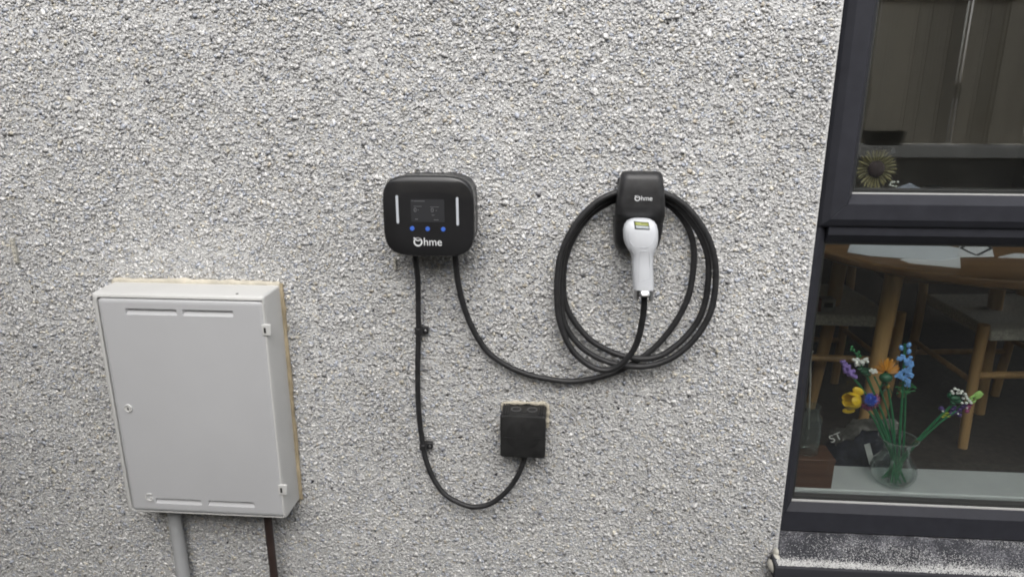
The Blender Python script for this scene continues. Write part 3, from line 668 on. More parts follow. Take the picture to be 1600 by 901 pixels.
chain = [(711.5, 399, .052), (713, 420, .048), (717, 450, .040), (726, 481, .032), (739, 514, .027), (762, 549, .024), (792, 571, .022), (826, 585, .021), (864, 593, .020), (895, 595.5, .019), (927, 591.5, .018), (952, 585, .018), (977, 574, .018), (1007, 555, .018), (1027, 538, .018), (1047, 515.5, .018), (1062, 492, .018), (1075, 464, .018), (1081.5, 438, .018), (1084, 405, .018), (1083, 383, .018), (1079, 364, .018), (1068, 344, .018), (1051, 325, .018), (1035, 314, .018), (1005, 306, .018), (968, 311, .018),
         (942, 322, .018), (921, 337, .018), (901, 363, .018), (887, 392, .018), (881, 422, .018), (880, 452, .018), (883, 472, .018), (889, 489, .019), (902, 509, .020), (923, 531, .022), (941, 543, .024), (960, 551, .026), (980, 557.5, .029), (1003, 560, .031), (1027, 557, .033), (1047, 547, .034), (1070, 528, .034), (1090, 502, .034), (1101.5, 473, .034), (1107, 440, .034), (1107, 412, .034), (1103, 391, .034), (1094, 368, .034), (1080, 346, .034), (1062, 326, .034), (1040, 310.5, .034), (1005, 301, .034), (968, 306, .035),
         (943, 315, .035), (922, 329.5, .035), (901, 353.5, .035), (884, 383, .035), (876.5, 418, .035), (874.5, 448, .035), (876.5, 475, .035), (881, 500, .035), (890, 521, .036), (910, 543, .037), (935, 559.5, .038), (962, 568.5, .039), (987, 571.5, .041), (1011, 571.5, .043), (1035, 566, .045), (1056, 555, .047), (1079, 536, .048), (1100, 509, .049), (1112.5, 479, .049), (1118, 445, .049), (1118, 415, .049), (1114, 390, .049), (1104, 365, .049), (1086, 338, .049), (1066, 318, .049), (1040, 302.5, .049), (1005, 294, .049), (967, 300, .050),
         (946, 307.5, .051), (926, 321, .051), (904, 344, .051), (886.5, 372, .051), (875, 404, .052), (870.5, 434, .052), (870, 462, .052), (873, 495, .053), (881, 523, .054), (890, 541, .055), (904, 558, .056), (925, 573, .058), (947, 578, .061), (967, 571.5, .066), (985, 553, .074), (997, 530, .083), (1004, 500, .092), (1006.5, 478, .100), (1006.5, 460, .105)]
tether = thing('charging_cable', 'black charging cable coiled over the holder, ending in a white connector', 'charging cable', P(1000, 572, .02))
b = MB(); b.tube(path(chain), 0.0071, 14, 4); b.build('cable_sleeve', m_rubber, tether)
# connector
DC = 0.108
rows = [(341.5, 990, 1012, .010), (342.8, 985.5, 1017, .017), (346, 979.5, 1022.5, .0235), (351, 975.5, 1026, .027), (360, 973.3, 1028, .029), (372, 974, 1028.2, .029), (381, 976.2, 1027, .0285), (388, 980, 1024.5, .027), (394, 984.2, 1021.8, .025), (401, 986.7, 1020.6, .0235), (412, 987.2, 1020.4, .0228), (430, 987.8, 1020.8, .0225), (445, 988.6, 1021.5, .0225), (450, 989.0, 1021.8, .0222)]
def crow(v, uL, uR):
    a, c = P(uL, v, DC), P(uR, v, DC); return (a.x + c.x) / 2, (c.x - a.x) / 2, (a.z + c.z) / 2
def oring(cx, cz, hw, hd, n=2.7, k=36, yc=-DC):
    out = []
    for i in range(k):
        a = 2 * math.pi * i / k; c, s_ = math.cos(a), math.sin(a)
        out.append((cx + hw * math.copysign(abs(c) ** (2 / n), c), yc - hd * math.copysign(abs(s_) ** (2 / n), s_), cz))
    return out
CR = [(*crow(v, l, r), hd) for v, l, r, hd in rows]     # cx, hw, z, hd
b = MB(); b.loft([oring(cx, cz, hw, hd) for cx, hw, cz, hd in CR]); conn = b.build('connector', m_white, tether, ang=50)
def csurf(u, v, off=0.0005):
    p = P(u, v, DC + 0.02)
    zz = [r[2] for r in CR]; z_ = p.z; zi = min(max(z_, zz[-1]), zz[0])
    cx = np.interp(-zi, [-q for q in zz], [r[0] for r in CR]); hw = np.interp(-zi, [-q for q in zz], [r[1] for r in CR]); hd = np.interp(-zi, [-q for q in zz], [r[3] for r in CR])
    f_ = max(0.0, 1 - min(0.999, abs((p.x - cx) / hw)) ** 2.7) ** (1 / 2.7)
    return Vector((p.x, -DC - hd * f_ - off, z_))
def seam(pts, r=0.0007):
    MB().tube([csurf(u, v, 0.0) for u, v in pts], r, 6, 5).build('seam', m_seam, conn)
seam([(984, 352), (982.5, 365), (983, 374), (988, 382), (1000, 385), (1012, 384.5), (1020, 379), (1023, 371)])
seam([(981, 386), (989, 393), (991, 402), (991.5, 425), (992.5, 447)])
seam([(999, 440), (998.5, 420), (999, 398), (1001, 391.5), (1009, 391.5), (1014, 395), (1015.5, 420), (1016, 436)])
seam([(999, 440), (1007, 436.5), (1016, 436)])
def patch(name, u0, v0, u1, v1, m, off, sk=0.0):
    g_ = MB(); n = 6; vs = []; fs = []
    for j in range(n + 1):
        for i in range(n + 1):
            v_ = v0 + (v1 - v0) * j / n + 0.06 * (u0 + (u1 - u0) * i / n - u0); u_ = u0 + (u1 - u0) * i / n + sk * j / n; vs.append(csurf(u_, v_, off))
    for j in range(n):
        for i in range(n): q_ = j * (n + 1) + i; fs.append((q_, q_ + 1, q_ + n + 2, q_ + n + 1))
    g_.add(vs, fs); o = g_.build(name, m, conn); so = o.modifiers.new('thickness', 'SOLIDIFY'); so.thickness = 0.0003; so.offset = 1; return o
patch('sticker', 990.5, 346, 1013.5, 356.5, mat('sticker_dark', (0.03, 0.035, 0.03), 0.4), 0.0006, 1.0)
patch('sticker_yellow', 991.8, 346.9, 1012.7, 350.9, mat('sticker_yellow', (0.30, 0.33, 0.08), 0.45), 0.0010, 0.4)
patch('sticker_grey', 992.4, 351.7, 1013.2, 355.6, mat('sticker_grey', (0.42, 0.46, 0.48), 0.45, var=0.25, vscale=900), 0.0010, 0.4)
b = MB(); p1, p2, p3 = csurf(995.2, 350.4, .0014), csurf(999.4, 350.6, .0014), csurf(997.2, 347.3, .0014)
b.add([p1, p2, p3, p1 + Vector((0, .0004, 0)), p2 + Vector((0, .0004, 0)), p3 + Vector((0, .0004, 0))], [(0, 1, 2), (3, 4, 1, 0), (4, 5, 2, 1), (5, 3, 0, 2)]); b.build('warning_triangle', m_dark, conn, smooth=False)
patch('sticker_print', 1001.5, 348.4, 1011.5, 349.2, mat('sticker_print', (0.16, 0.17, 0.04), 0.5), 0.0014)
# chrome collar: open U round the cable exit
cx, hw, cz = crow(449.5, 989.2, 1022); zb = P(1006, 467, DC).z
b = MB(); k = 30; rin_ = 0.80
ro, ri, ro2, ri2 = [], [], [], []
for i in range(k + 1):
    a = math.radians(-90 + 40) + math.radians(360 - 80) * i / k       # gap at the front (-y)
    c_, s_ = math.cos(a), math.sin(a)
    ro.append((cx + hw * 1.03 * c_, -DC + 0.0232 * s_, cz + 0.002)); ri.append((cx + hw * rin_ * c_, -DC + 0.0228 * rin_ * s_, cz + 0.001))
    ro2.append((cx + hw * .97 * c_, -DC + 0.0222 * s_, zb)); ri2.append((cx + hw * .78 * c_, -DC + 0.0205 * .80 * s_, zb))
b.loft([ro, ro2, ri2, ri, ro], False, False, closed=False); 
col_ = b.build('collar', m_chrome, conn)
b = MB(); b.loft([oring(cx + 0.001, cz + .001, hw * .60, .0185, 3.5), oring(cx + 0.001, cz - .010, hw * .62, .0262, 3.5), oring(cx + 0.001, cz - .0125, hw * .60, .0262, 3.5), oring(cx + 0.001, cz - .016, hw * .45, .018, 3)]); b.build('cable_clamp', m_chrome, conn)

# ------------------------------------------------------------------ cable holder
hol = thing('cable_holder', 'black moulded cable holder with white lettering, carrying the coiled cable', 'cable holder', (0.1605, -0.004, Z(-0.372)))
hx = 0.1608
def hring(z, hw, df, db, r=0.016):
    r = min(r, hw * .6, (df - db) * .6); out = [(hx - hw, -db, Z(z))]
    for i in range(7): a = math.radians(180 + 90 * i / 6); out.append((hx - hw + r + r * math.cos(a), -df + r + r * math.sin(a), Z(z)))
    for i in range(7): a = math.radians(270 + 90 * i / 6); out.append((hx + hw - r + r * math.cos(a), -df + r + r * math.sin(a), Z(z)))
    out.append((hx + hw, -db, Z(z))); return out
b = MB()
hood = [(-.1745, .034, .074, .060), (-.1755, .0385, .080, .059), (-.178, .0418, .0855, .058), (-.183, .0440, .0895, .058), (-.190, .0453, .0920, .058), (-.215, .0490, .0945, .058), (-.245, .0522, .0958, .058), (-.262, .0530, .0955, .058), (-.266, .0532, .094, .058), (-.270, .0532, .0905, .058), (-.278, .0532, .082, .058), (-.281, .0530, .080, .004), (-.300, .0526, .074, .004), (-.320, .0515, .068, .004), (-.336, .0495, .060, .004), (-.348, .0465, .052, .004), (-.356, .0420, .043, .004), (-.361, .034, .032, .004)]
b.loft([hring(*q_) for q_ in hood]); b.build('body', m_black, hol, ang=42)
b = MB(); b.box(hx - .046, hx + .046, -.0115, 0.002, Z(-.352), Z(-.195)); b.build('back_plate', m_black, hol, bevel=0.006)
logo(hol, P(996.0, 309.8, 0.0955), 0.0054, -0.0960)

# ------------------------------------------------------------------ black socket box
sx0, sx1, szt, szb = -0.1462, -0.0362, Z(-0.7565), Z(-0.8685); SD = 0.070
so = thing('socket_box', 'square black plastic junction box at the end of the power cable', 'junction box', ((sx0 + sx1) / 2, -0.005, szb))
b = MB(); b.loft([ring(sx0 + q_, sx1 - q_, szb + q_, szt - q_, .006, y) for q_, y in ((.001, .003), (.001, -.05), (.0, -.0505), (.0, -.066), (.0015, -.069), (.004, -.070))]); b.build('body', m_box, so, ang=40)
cxm, czm = (sx0 + sx1) / 2, (szt + szb) / 2 + .004
b = MB(); k = 40; rd = .043
b.lathe([(rd, -.0004), (rd - .004, .0004), (rd - .010, .0010), (rd - .020, .0016), (0.004, .0020)], (cxm, -.0698, czm), 44, axis=(0, -1, 0)); b.build('cover_disc', m_box, so)
MB().box(sx0 + .010, sx1 - .010, -.0718, -.0696, czm - .0058, czm - .0048).build('cover_ridge', m_black, so, smooth=False)
MB().box(cxm - .0008, cxm + .0008, -.0722, -.0696, czm - .004, czm + rd - .010).build('cover_ridge', m_black, so, smooth=False)
for i in range(3):
    for sgn, xe in ((1, sx0), (-1, sx1)):
        xx = xe + sgn * (.006 + i * .0055); MB().box(xx - .0011, xx + .0011, -.066, -.004, szt - .002, szt + .0030).build('rib', m_black, so, smooth=False)
for f_ in (.33, .69):
    xx = sx0 + (sx1 - sx0) * f_
    b = MB(); k = 24
    b.loft([[(xx + r_ * math.cos(2 * math.pi * i / k), -.034 + r_ * math.sin(2 * math.pi * i / k), szt + h_) for i in range(k)] for r_, h_ in ((.0125, -.002), (.0125, .0014), (.0100, .0014), (.0100, -.002))], False, False); b.build('knockout_ring', mat('worn_black', (0.09, 0.09, 0.09), 0.4), so)
c = P(819.5, 716, .042); MB().lathe([(.016, .008), (.016, -.003), (.0135, -.009), (.0092, -.011)], (c.x, -.042, szb), 24).build('cable_gland', m_black, so)
yb = -0.005
bead('sealant', [(sx0 + .004, yb, szt - .03), (sx0 + .002, yb, szt - .001), (sx0 + .03, yb, szt + .003), (cxm, yb, szt + .004), (sx1 - .02, yb, szt + .003), (sx1 + .001, yb, szt), (sx1 + .002, yb, szt - .03), (sx1 + .001, yb, szt - .06)], 0.0048, m_seal2, so, 0.35, 9, 0.7)

# ------------------------------------------------------------------ table, chairs, papers
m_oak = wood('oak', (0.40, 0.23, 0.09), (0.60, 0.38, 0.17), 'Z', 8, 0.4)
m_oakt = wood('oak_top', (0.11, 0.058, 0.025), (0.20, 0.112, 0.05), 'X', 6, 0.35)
m_cord = mat('woven_cord', (0.58, 0.55, 0.48), 0.8, var=0.3, vscale=160, bump=0.8, bscale=260)
TX, TY, TR = 1.30, 0.80, 0.54
tab = thing('round_table', 'round oak table with papers on top, just inside the window', 'table', (TX, TY, FZ))
tz = FZ + 0.73
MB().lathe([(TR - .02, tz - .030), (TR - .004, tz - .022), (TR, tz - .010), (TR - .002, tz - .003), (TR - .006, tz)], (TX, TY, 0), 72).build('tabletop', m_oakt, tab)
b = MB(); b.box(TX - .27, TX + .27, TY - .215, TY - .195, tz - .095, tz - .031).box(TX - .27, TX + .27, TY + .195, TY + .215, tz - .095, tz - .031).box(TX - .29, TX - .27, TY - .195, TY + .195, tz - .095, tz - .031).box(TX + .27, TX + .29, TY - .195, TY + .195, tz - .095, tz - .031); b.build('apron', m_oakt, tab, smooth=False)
for sx in (-1, 1):
    for sy in (-1, 1):
        b = MB(); b.tube([(TX + sx * .28, TY + sy * .21, tz - .031), (TX + sx * .295, TY + sy * .215, FZ + .35), (TX + sx * .32, TY + sy * .23, FZ)], lambda t_: .027 - .009 * max(0, t_ - .15), 18, 6); b.build('leg', m_oak, tab)
def chair(label, loc, rz):
    """front of the chair towards -y"""
    c_ = thing('dining_chair', label, 'chair', (0, 0, 0), 'oak chairs tucked under the round table')
    W2, DP, SH = .225, .40, .445
    for s_ in (-1, 1):
        MB().tube([(s_ * W2, 0, SH + .012), (s_ * W2, 0, .22), (s_ * (W2 - .01), .004, 0)], lambda t_: .0185 - .003 * t_, 14, 5).build('leg', m_oak, c_)
        MB().tube([(s_ * (W2 - .03), DP + .07, .80), (s_ * (W2 - .03), DP, .44), (s_ * (W2 - .03), DP + .03, 0)], .017, 12, 5).build('leg', m_oak, c_)
        MB().tube([(s_ * W2, 0, .25), (s_ * (W2 - .03), DP + .012, .25)], .010, 10, 1).build('stretcher', m_oak, c_)
    MB().tube([(-W2, 0, .275), (W2, 0, .275)], .0125, 10, 1).build('stretcher', m_oak, c_)
    MB().tube([(-W2 + .03, DP + .012, .20), (W2 - .03, DP + .012, .20)], .011, 10, 1).build('stretcher', m_oak, c_)
    b_ = MB(); rings = []
    for i in range(9):
        f = i / 8; y = -.016 + f * (DP + .02); hw = W2 - .018 - .03 * f; dip = -.012 * math.sin(math.pi * f)
        rings.append([(-hw, y, SH - .042 ), (-hw, y, SH), (-hw * .5, y, SH + dip), (0, y, SH + dip * 1.3), (hw * .5, y, SH + dip), (hw, y, SH), (hw, y, SH - .042)])
    b_.loft(rings); b_.build('seat', m_cord, c_, bevel=.006)
    MB().box(-W2 + .01, W2 - .01, DP + .045, DP + .062, .66, .80).build('backrest', m_oak, c_, bevel=.008)
    c_.location = loc; c_.rotation_euler.z = rz
    return c_
k1 = P(1505, 690, -(2.345 - 1.6)); 
chair('oak chair with woven seat at the right, its front leg standing clear of the vase', (1.40 + .225 * math.cos(.06), .75 + .01, FZ), .10)
chair('oak chair with woven seat at the left, behind the thick table leg', (1.185 - .225, .862, FZ), -.02)
m_paper = mat('paper', (0.62, 0.65, 0.70), 0.6, var=0.04, vscale=30); m_ink = mat('paper_ink', (0.03, 0.03, 0.035), 0.6)
def on_table(u, v, dz=0.0):
    r = P(u, v, -1.0) - Vector((0, -D, H)); t_ = (tz + dz - H) / r.z; return Vector((0, -D, H)) + r * t_
def sheet(name, label, pix, h, m, cat='paper', group=None):
    pts = [on_table(u, v, h) for u, v in pix]; b_ = MB()
    b_.loft([[(p.x, p.y, tz + h) for p in pts], [(p.x, p.y, tz + h + .0016) for p in pts]]); o = b_.build(name, m, smooth=False); return tag(o, label, cat, group)
sheet('paper_sheet', 'long pale sheet of paper lying at the left edge of the round table', [(1324, 394), (1360, 400), (1470, 407), (1500, 403), (1505, 390), (1420, 372), (1332, 374)], .0015, m_paper)
sheet('paper_sheet', 'small crumpled sheet sticking out from under the long paper', [(1406, 406), (1420, 411), (1501, 419), (1500, 404), (1440, 398)], .0002, mat('paper_white', (0.68, 0.69, 0.71), 0.6))
lf = sheet('leaflet', 'white leaflet with a dark diamond outline on the round table', [(1497, 397), (1498, 402), (1553, 401), (1550, 388), (1545, 366), (1500, 370)], .0036, mat('leaflet_white', (0.68, 0.69, 0.72), 0.6), 'leaflet')
b = MB()
dm = [on_table(u, v, .0052) for u, v in ((1502, 388), (1526, 399), (1549, 388), (1534, 377), (1515, 377), (1502, 388))]
for i in range(5):
    a, c = dm[i], dm[i + 1]; n_ = (c - a).cross(Vector((0, 0, 1))).normalized() * .0045
    b.add([a + n_, a - n_, c - n_, c + n_, a + n_ + Vector((0, 0, .0005)), a - n_ + Vector((0, 0, .0005)), c - n_ + Vector((0, 0, .0005)), c + n_ + Vector((0, 0, .0005))], [(4, 5, 6, 7), (0, 1, 2, 3), (0, 1, 5, 4), (1, 2, 6, 5), (2, 3, 7, 6), (3, 0, 4, 7)])
b.build('diamond_print', m_ink, lf, smooth=False)
sheet('paper_sheet', 'narrow white paper at the right edge of the view on the table', [(1560, 402), (1640, 405), (1640, 399), (1585, 396)], .0004, mat('paper_white2', (0.6, 0.61, 0.64), 0.6))
# things whose tops show over the transom
c = on_table(1421, 400); c.y += .30
b = MB(); hgt = H + (P(1421, 287, -(c.y)).z - H); 
def at_y(u, v, y): return P(u, v, -y)
yc = 1.0
a0, a1, a2 = at_y(1402, 320, yc), at_y(1440, 320, yc), at_y(1421, 285.5, yc)
w_ = .085
b = MB(); b.loft([[(a2.x - w_, yc, tz + .002), (a2.x + w_, yc, tz + .002), (a2.x + w_, yc, a2.z - .04), (a2.x, yc, a2.z), (a2.x - w_, yc, a2.z - .04)], [(a2.x - w_, yc + .002, tz + .002), (a2.x + w_, yc + .002, tz + .002), (a2.x + w_, yc + .002, a2.z - .04), (a2.x, yc + .002, a2.z), (a2.x - w_, yc + .002, a2.z - .04)]])
b.box(a2.x - w_, a2.x + w_, yc + .002, yc + .05, tz + .002, tz + .004)
tag(b.build('card', mat('card_blue', (0.42, 0.45, 0.55), 0.6), smooth=False), 'pale blue pointed card showing above the transom beside the sunflower', 'card')
a2 = at_y(1458, 290.5, 0.98); b = MB(); hh = a2.z - tz
b.lathe([(.050, 0), (.058, .03), (.056, hh * .5), (.045, hh * .75), (.034, hh * .93), (.02, hh)], (a2.x, .98, tz + .001), 24); b.ell((a2.x - .05, .98, tz + hh * .72), .035, .03, .025)
tag(b.build('dark_pot', mat('dark_pot', (0.02, 0.02, 0.018), 0.5, var=.2), ang=60), 'dark rounded object showing above the transom right of the blue card', 'pot')
a2 = at_y(1498, 299.5, 0.96); hh = a2.z - tz
m_z, nz_, bz_ = nodes('striped_cloth'); wv = nz_.nodes.new('ShaderNodeTexWave'); wv.inputs['Scale'].default_value = 18; wv.inputs['Distortion'].default_value = 3
tcz = nz_.nodes.new('ShaderNodeTexCoord'); crz = nz_.nodes.new('ShaderNodeValToRGB'); crz.color_ramp.interpolation = 'CONSTANT'; crz.color_ramp.elements[1].position = .5
crz.color_ramp.elements[0].color = (.015, .015, .015, 1); crz.color_ramp.elements[1].color = (.6, .6, .58, 1)
nz_.links.new(tcz.outputs['Object'], wv.inputs['Vector']); nz_.links.new(wv.outputs['Fac'], crz.inputs[0]); nz_.links.new(crz.outputs[0], bz_.inputs['Base Color'])
b = MB(); b.ell((a2.x, .96, tz + hh * .5 + .001), .055, .05, hh * .5, None, 18, 12)
tag(b.build('striped_bundle', m_z), 'black and white striped bundle just showing above the transom', 'bundle')

# ------------------------------------------------------------------ things on and behind the window board
m_boxw = wood('dark_box_wood', (0.045, 0.020, 0.012), (0.11, 0.052, 0.030), 'X', 10, 0.5)
bxr = 0.4202 * 1.735; wb = thing('wooden_box', 'dark brown wooden box under the glass jar at the left of the window board', 'box', (.66, .175, BZ))
zt_b = BZ + .086; x0b = .575
MB().box(x0b, bxr, .134, .142, BZ + .0005, zt_b - .008).build('front_board', m_boxw, wb, bevel=.001)
MB().box(x0b, bxr, .206, .214, BZ + .0005, zt_b - .008).build('back_board', m_boxw, wb, bevel=.001)
for xx in (x0b, bxr - .008): MB().box(xx, xx + .008, .1425, .2055, BZ + .0005, zt_b - .008).build('end_board', m_boxw, wb, bevel=.001)
MB().box(x0b, bxr + .002, .132, .216, zt_b - .0075, zt_b).build('lid', m_boxw, wb, bevel=.0015)
jy = .172; jc = P(1262, 700, -jy); jx = jc.x
jar = thing('glass_jar', 'clear glass jar standing on the wooden box', 'jar', (jx, jy, zt_b))
jt = P(1262, 633, -jy).z - zt_b
b = MB(); b.lathe([(.020, 0.001), (.0265, .002), (.0285, .008), (.0285, jt - .040), (.026, jt - .030), (.019, jt - .019), (.0185, jt - .010), (.0215, jt - .004), (.0215, jt), (.0190, jt), (.0168, jt - .010), (.0172, jt - .020), (.0245, jt - .033), (.0268, jt - .042), (.0268, .010), (.018, .005)], (jx, jy, zt_b), 32, cap=False); b.build('glass_wall', m_jar, jar)
st = P(1268, 548, -jy + .012); sb_ = Vector((jx - .004, jy, zt_b + jt * .5))
b = MB(); b.tube([sb_, sb_.lerp(st, .5), st - Vector((0, 0, .02)), st], lambda t_: .0022 + (.0035 * max(0, t_ - .7) / .3), 10, 5)
tag(b.build('pale_stick', mat('pale_stick', (.34, .33, .30), .7, var=.2)), 'thin pale stick with a rounded tip standing in the glass jar', 'stick')
# bag on the floor behind the board
m_bag = mat('navy_bag', (0.014, 0.016, 0.026), 0.6, spec=0.2, var=.5, vscale=60, bump=1.0, bscale=75)
m_bagb = mat('bag_band', (0.12, 0.115, 0.105), 0.6, var=.55, vscale=45)
by = .36; bc = P(1338, 705, -by)
bag = thing('floor_bag', 'crumpled dark navy bag with pale letters on the floor behind the vase', 'bag', (bc.x, by, FZ))
def bump_(x, y): return .006 * math.sin(x * 130) * math.sin(y * 110 + 2) + .004 * math.sin(x * 260 + 1.1) * math.sin(y * 210)
def bagtop(x):      # upper outline of the bag in z
    pts_ = [(1276, 722), (1290, 697), (1312, 684), (1340, 670), (1372, 660), (1392, 668), (1404, 700)]
    q_ = [P(u, v, -by) for u, v in pts_]; return float(np.interp(x, [p.x for p in q_], [p.z for p in q_]))
xa, xb = P(1276, 700, -by).x, P(1404, 700, -by).x
rings = []
for i in range(25):
    x_ = xa + (xb - xa) * i / 24; th = max(.02, .07 * math.sin(math.pi * (i + 1) / 26) ** .5); zt_ = bagtop(x_); rg = []
    for j in range(22):
        a = math.pi * 2 * j / 22; cy_, cz_ = math.cos(a), math.sin(a)
        zz = FZ + .002 + (zt_ - FZ - .002) * (.5 + .5 * math.copysign(abs(cz_) ** .8, cz_)); yy = by + th * math.copysign(abs(cy_) ** .8, cy_)
        rg.append((x_ + bump_(zz, yy) * .4, yy + bump_(x_, zz), zz + (bump_(x_, yy) * .5 if zz > FZ + .05 else 0)))
    rings.append(rg)
b = MB(); b.loft(rings); b.build('shell', m_bag, bag, ang=80)
b = MB(); rings = []
for i in range(22):
    x_ = P(1300 + i * 4.4, 700, -by).x; zt_ = bagtop(x_) + .004
    wv_ = .010 * math.sin(i * .9) + .006 * math.sin(i * 2.3); rings.append([(x_, by - .030 + wv_, zt_ + .001), (x_, by - .012, zt_ + .007 + .3 * wv_), (x_, by + .012, zt_ + .008 - .3 * wv_), (x_, by + .040 + wv_, zt_ + .002), (x_, by + .036 + wv_, zt_ - .004), (x_, by, zt_ - .002), (x_, by - .026 + wv_, zt_ - .004)])
b.loft(rings); b.build('band', m_bagb, bag, ang=80)
m_let = mat('bag_letters', (.62, .62, .6), .6)
lt = P(1306, 684, -(by - .09)); text('lettering', 'ST', .034, m_let, bag, (lt.x, by - .088, lt.z), .0006, rot=Matrix.Rotation(math.radians(-28), 4, 'Y'))
# white tag and small carton
a, c = P(1350, 694, -.245), P(1363, 724, -.245)
b = MB(); b.loft([[(x_, y_, z_) for x_, z_ in ((a.x, a.z), (a.x + .014, a.z + .006), (c.x + .006, c.z + .004), (c.x - .008, c.z - .002))] for y_ in (.243, .2445)])
b.box(c.x - .004, c.x + .003, .243, .2445, BZ + .0005, c.z)
tag(b.build('paper_tag', mat('tag_white', (.72, .72, .70), .5), smooth=False), 'small white paper tag standing at the back of the board, left of the vase', 'tag')
a, c = P(1381, 655, -.62), P(1396, 684, -.62)
b = MB(); b.box(a.x, c.x, .60, .63, FZ + .001, a.z); tag(b.build('carton', mat('carton_grey', (.24, .23, .22), .7, var=.15, vscale=30), bevel=.002), 'narrow grey carton standing on the floor behind the flower stems', 'carton')
a = P(1284, 496, -.90); b = MB(); zs_ = FZ + .447
cart = thing('small_carton', 'small red and white carton on the left chair seat', 'carton', (a.x, .90, zs_))
MB().box(a.x - .040, a.x - .012, .885, .93, zs_ - .004, zs_ + .042).build('red_end', mat('carton_red', (.20, .05, .035), .6), cart, smooth=False)
MB().box(a.x - .0115, a.x + .036, .885, .93, zs_ - .004, zs_ + .042).build('white_panel', mat('carton_white', (.40, .39, .37), .6), cart, smooth=False)
MB().box(a.x - .003, a.x + .028, .884, .8849, zs_ + .012, zs_ + .030).build('label_print', m_ink, cart, smooth=False)

# ------------------------------------------------------------------ sunflower ornament hanging inside the upper pane
m_pet = mat('petal_dry', (0.21, 0.185, 0.085), 0.6, var=.35, vscale=90); m_pd = mat('petal_wire', (0.025, 0.02, 0.015), 0.6); m_fc = mat('flower_core', (0.035, 0.020, 0.022), .7, var=.4, vscale=200, bump=.8, bscale=400)
sy = .135; sc = P(1369, 264, -sy)
sf = thing('sunflower_ornament', 'dried sunflower ornament with dark centre on the inside of the upper pane', 'ornament', (sc.x, sy, sc.z - .056))
RO = P(1369 + 33, 264, -sy).x - sc.x
for i in range(30):
    a = 2 * math.pi * (i + random.uniform(-.2, .2)) / 30; r1 = RO * random.uniform(.88, 1.05); dv = Vector((math.cos(a), 0, math.sin(a))); nv = Vector((-math.sin(a), 0, math.cos(a)))
    b = MB(); rings = []
    for f, wd in ((.33, .0016), (.5, .0028), (.72, .0034), (.9, .0024), (1.0, .0006)):
        p = sc + dv * r1 * f + Vector((0, .004 * math.sin(f * 3) - .002 * (i % 2), 0)); rings.append([p + nv * wd, p + Vector((0, -.0012, 0)), p - nv * wd, p + Vector((0, .0008, 0))])
    b.loft(rings); b.build('petal', m_pet, sf)
for i in range(30):
    a = 2 * math.pi * (i + .5 + random.uniform(-.15, .15)) / 30; dv = Vector((math.cos(a), 0, math.sin(a)))
    MB().tube([sc + dv * RO * .3 + Vector((0, -.001, 0)), sc + dv * RO * random.uniform(1.0, 1.12) + Vector((0, .001, 0))], .0007, 5, 1).build('wire', m_pd, sf)
b = MB(); b.lathe([(RO * .40, -.002), (RO * .40, .002), (RO * .33, .006), (RO * .15, .0085), (.001, .009)], sc, 30, axis=(0, -1, 0)); b.build('core', m_fc, sf)
MB().lathe([(.005, 0), (.0045, .002), (.002, .005)], (sc.x + RO * .5, .1142, sc.z + RO * .9), 16, axis=(0, 1, 0)).build('suction_cup', mat('suction_cup', (.1, .1, .1), .3), sf)
MB().tube([(sc.x + RO * .5, .121, sc.z + RO * .9), (sc.x + RO * .25, .128, sc.z + RO * .6), (sc.x, .1345, sc.z + RO * .36)], .0008, 5, 4).build('hanger', m_pd, sf)
b = MB(); c = P(1396, 288, -.128)
for k in range(9): b.ell(c + Vector((random.uniform(-.008, .009), random.uniform(-.003, .003), random.uniform(-.006, .006))), .0032, .003, .0028, None, 8, 5)
tag(b.build('white_blossom', mat('blossom_white', (.62, .62, .58), .6)), 'tiny white blossom below right of the sunflower ornament', 'blossom')

# ------------------------------------------------------------------ vase and flowers
vy = .180; vb = P(1389, 764, -vy); VX = vb.x
vh = P(1404, 684, -vy).z - BZ
vase = thing('glass_vase', 'clear bulb-shaped glass vase holding the toy flowers', 'vase', (VX, vy, BZ))
pro = [(.024, .0008), (.034, .001), (.047, .010), (.0565, .028), (.058, .043), (.053, .062), (.042, .080), (.0345, .096), (.0325, .108), (.035, .120), (.041, .131), (.049, vh)]
inn = [(r_ - .0025, h_) for r_, h_ in reversed(pro[2:])] + [(.030, .005), (.004, .0045)]
b = MB(); b.lathe(pro + [(.048, vh + .0006)] + inn, (VX + .003, vy, BZ), 40, cap=False); b.lathe([(.0245, .0008), (.002, .0006)], (VX + .003, vy, BZ), 40, cap=False); b.build('glass_wall', m_vase, vase)
MB().lathe([(.0478, vh - .0006), (.0500, vh - .0004), (.0502, vh + .0008), (.0480, vh + .0012), (.0478, vh - .0006)], (VX + .003, vy, BZ), 40, cap=False).build('rim', glass('rim_glass', (.85, .9, .88), .25, body=.25), vase)
m_stem = mat('stem_green', (0.022, 0.17, 0.07), .35, var=.1); m_leaf = mat('leaf_green', (0.03, 0.18, 0.06), .35); m_dkleaf = mat('leaf_dark', (0.015, 0.095, 0.045), .35)
m_lav = mat('lavender', (0.26, 0.17, 0.48), .35); m_fw = mat('flower_white', (0.82, 0.82, 0.78), .35); m_or = mat('petal_orange', (0.62, 0.27, 0.03), .35); m_yel = mat('petal_yellow', (0.75, 0.50, 0.025), .3)
m_cb = mat('corn_blue', (0.035, 0.09, 0.50), .35); m_mag = mat('petal_magenta', (0.28, 0.045, 0.15), .35); m_lb = mat('light_blue', (0.20, 0.42, 0.82), .35); m_lg = mat('lime_green', (0.36, 0.60, 0.16), .35); m_pur = mat('dark_purple', (0.055, 0.025, 0.14), .35); m_olive = mat('yellow_green', (0.30, 0.36, 0.03), .35)
GRP = 'toy flowers in the glass vase'
sc_n = [0]
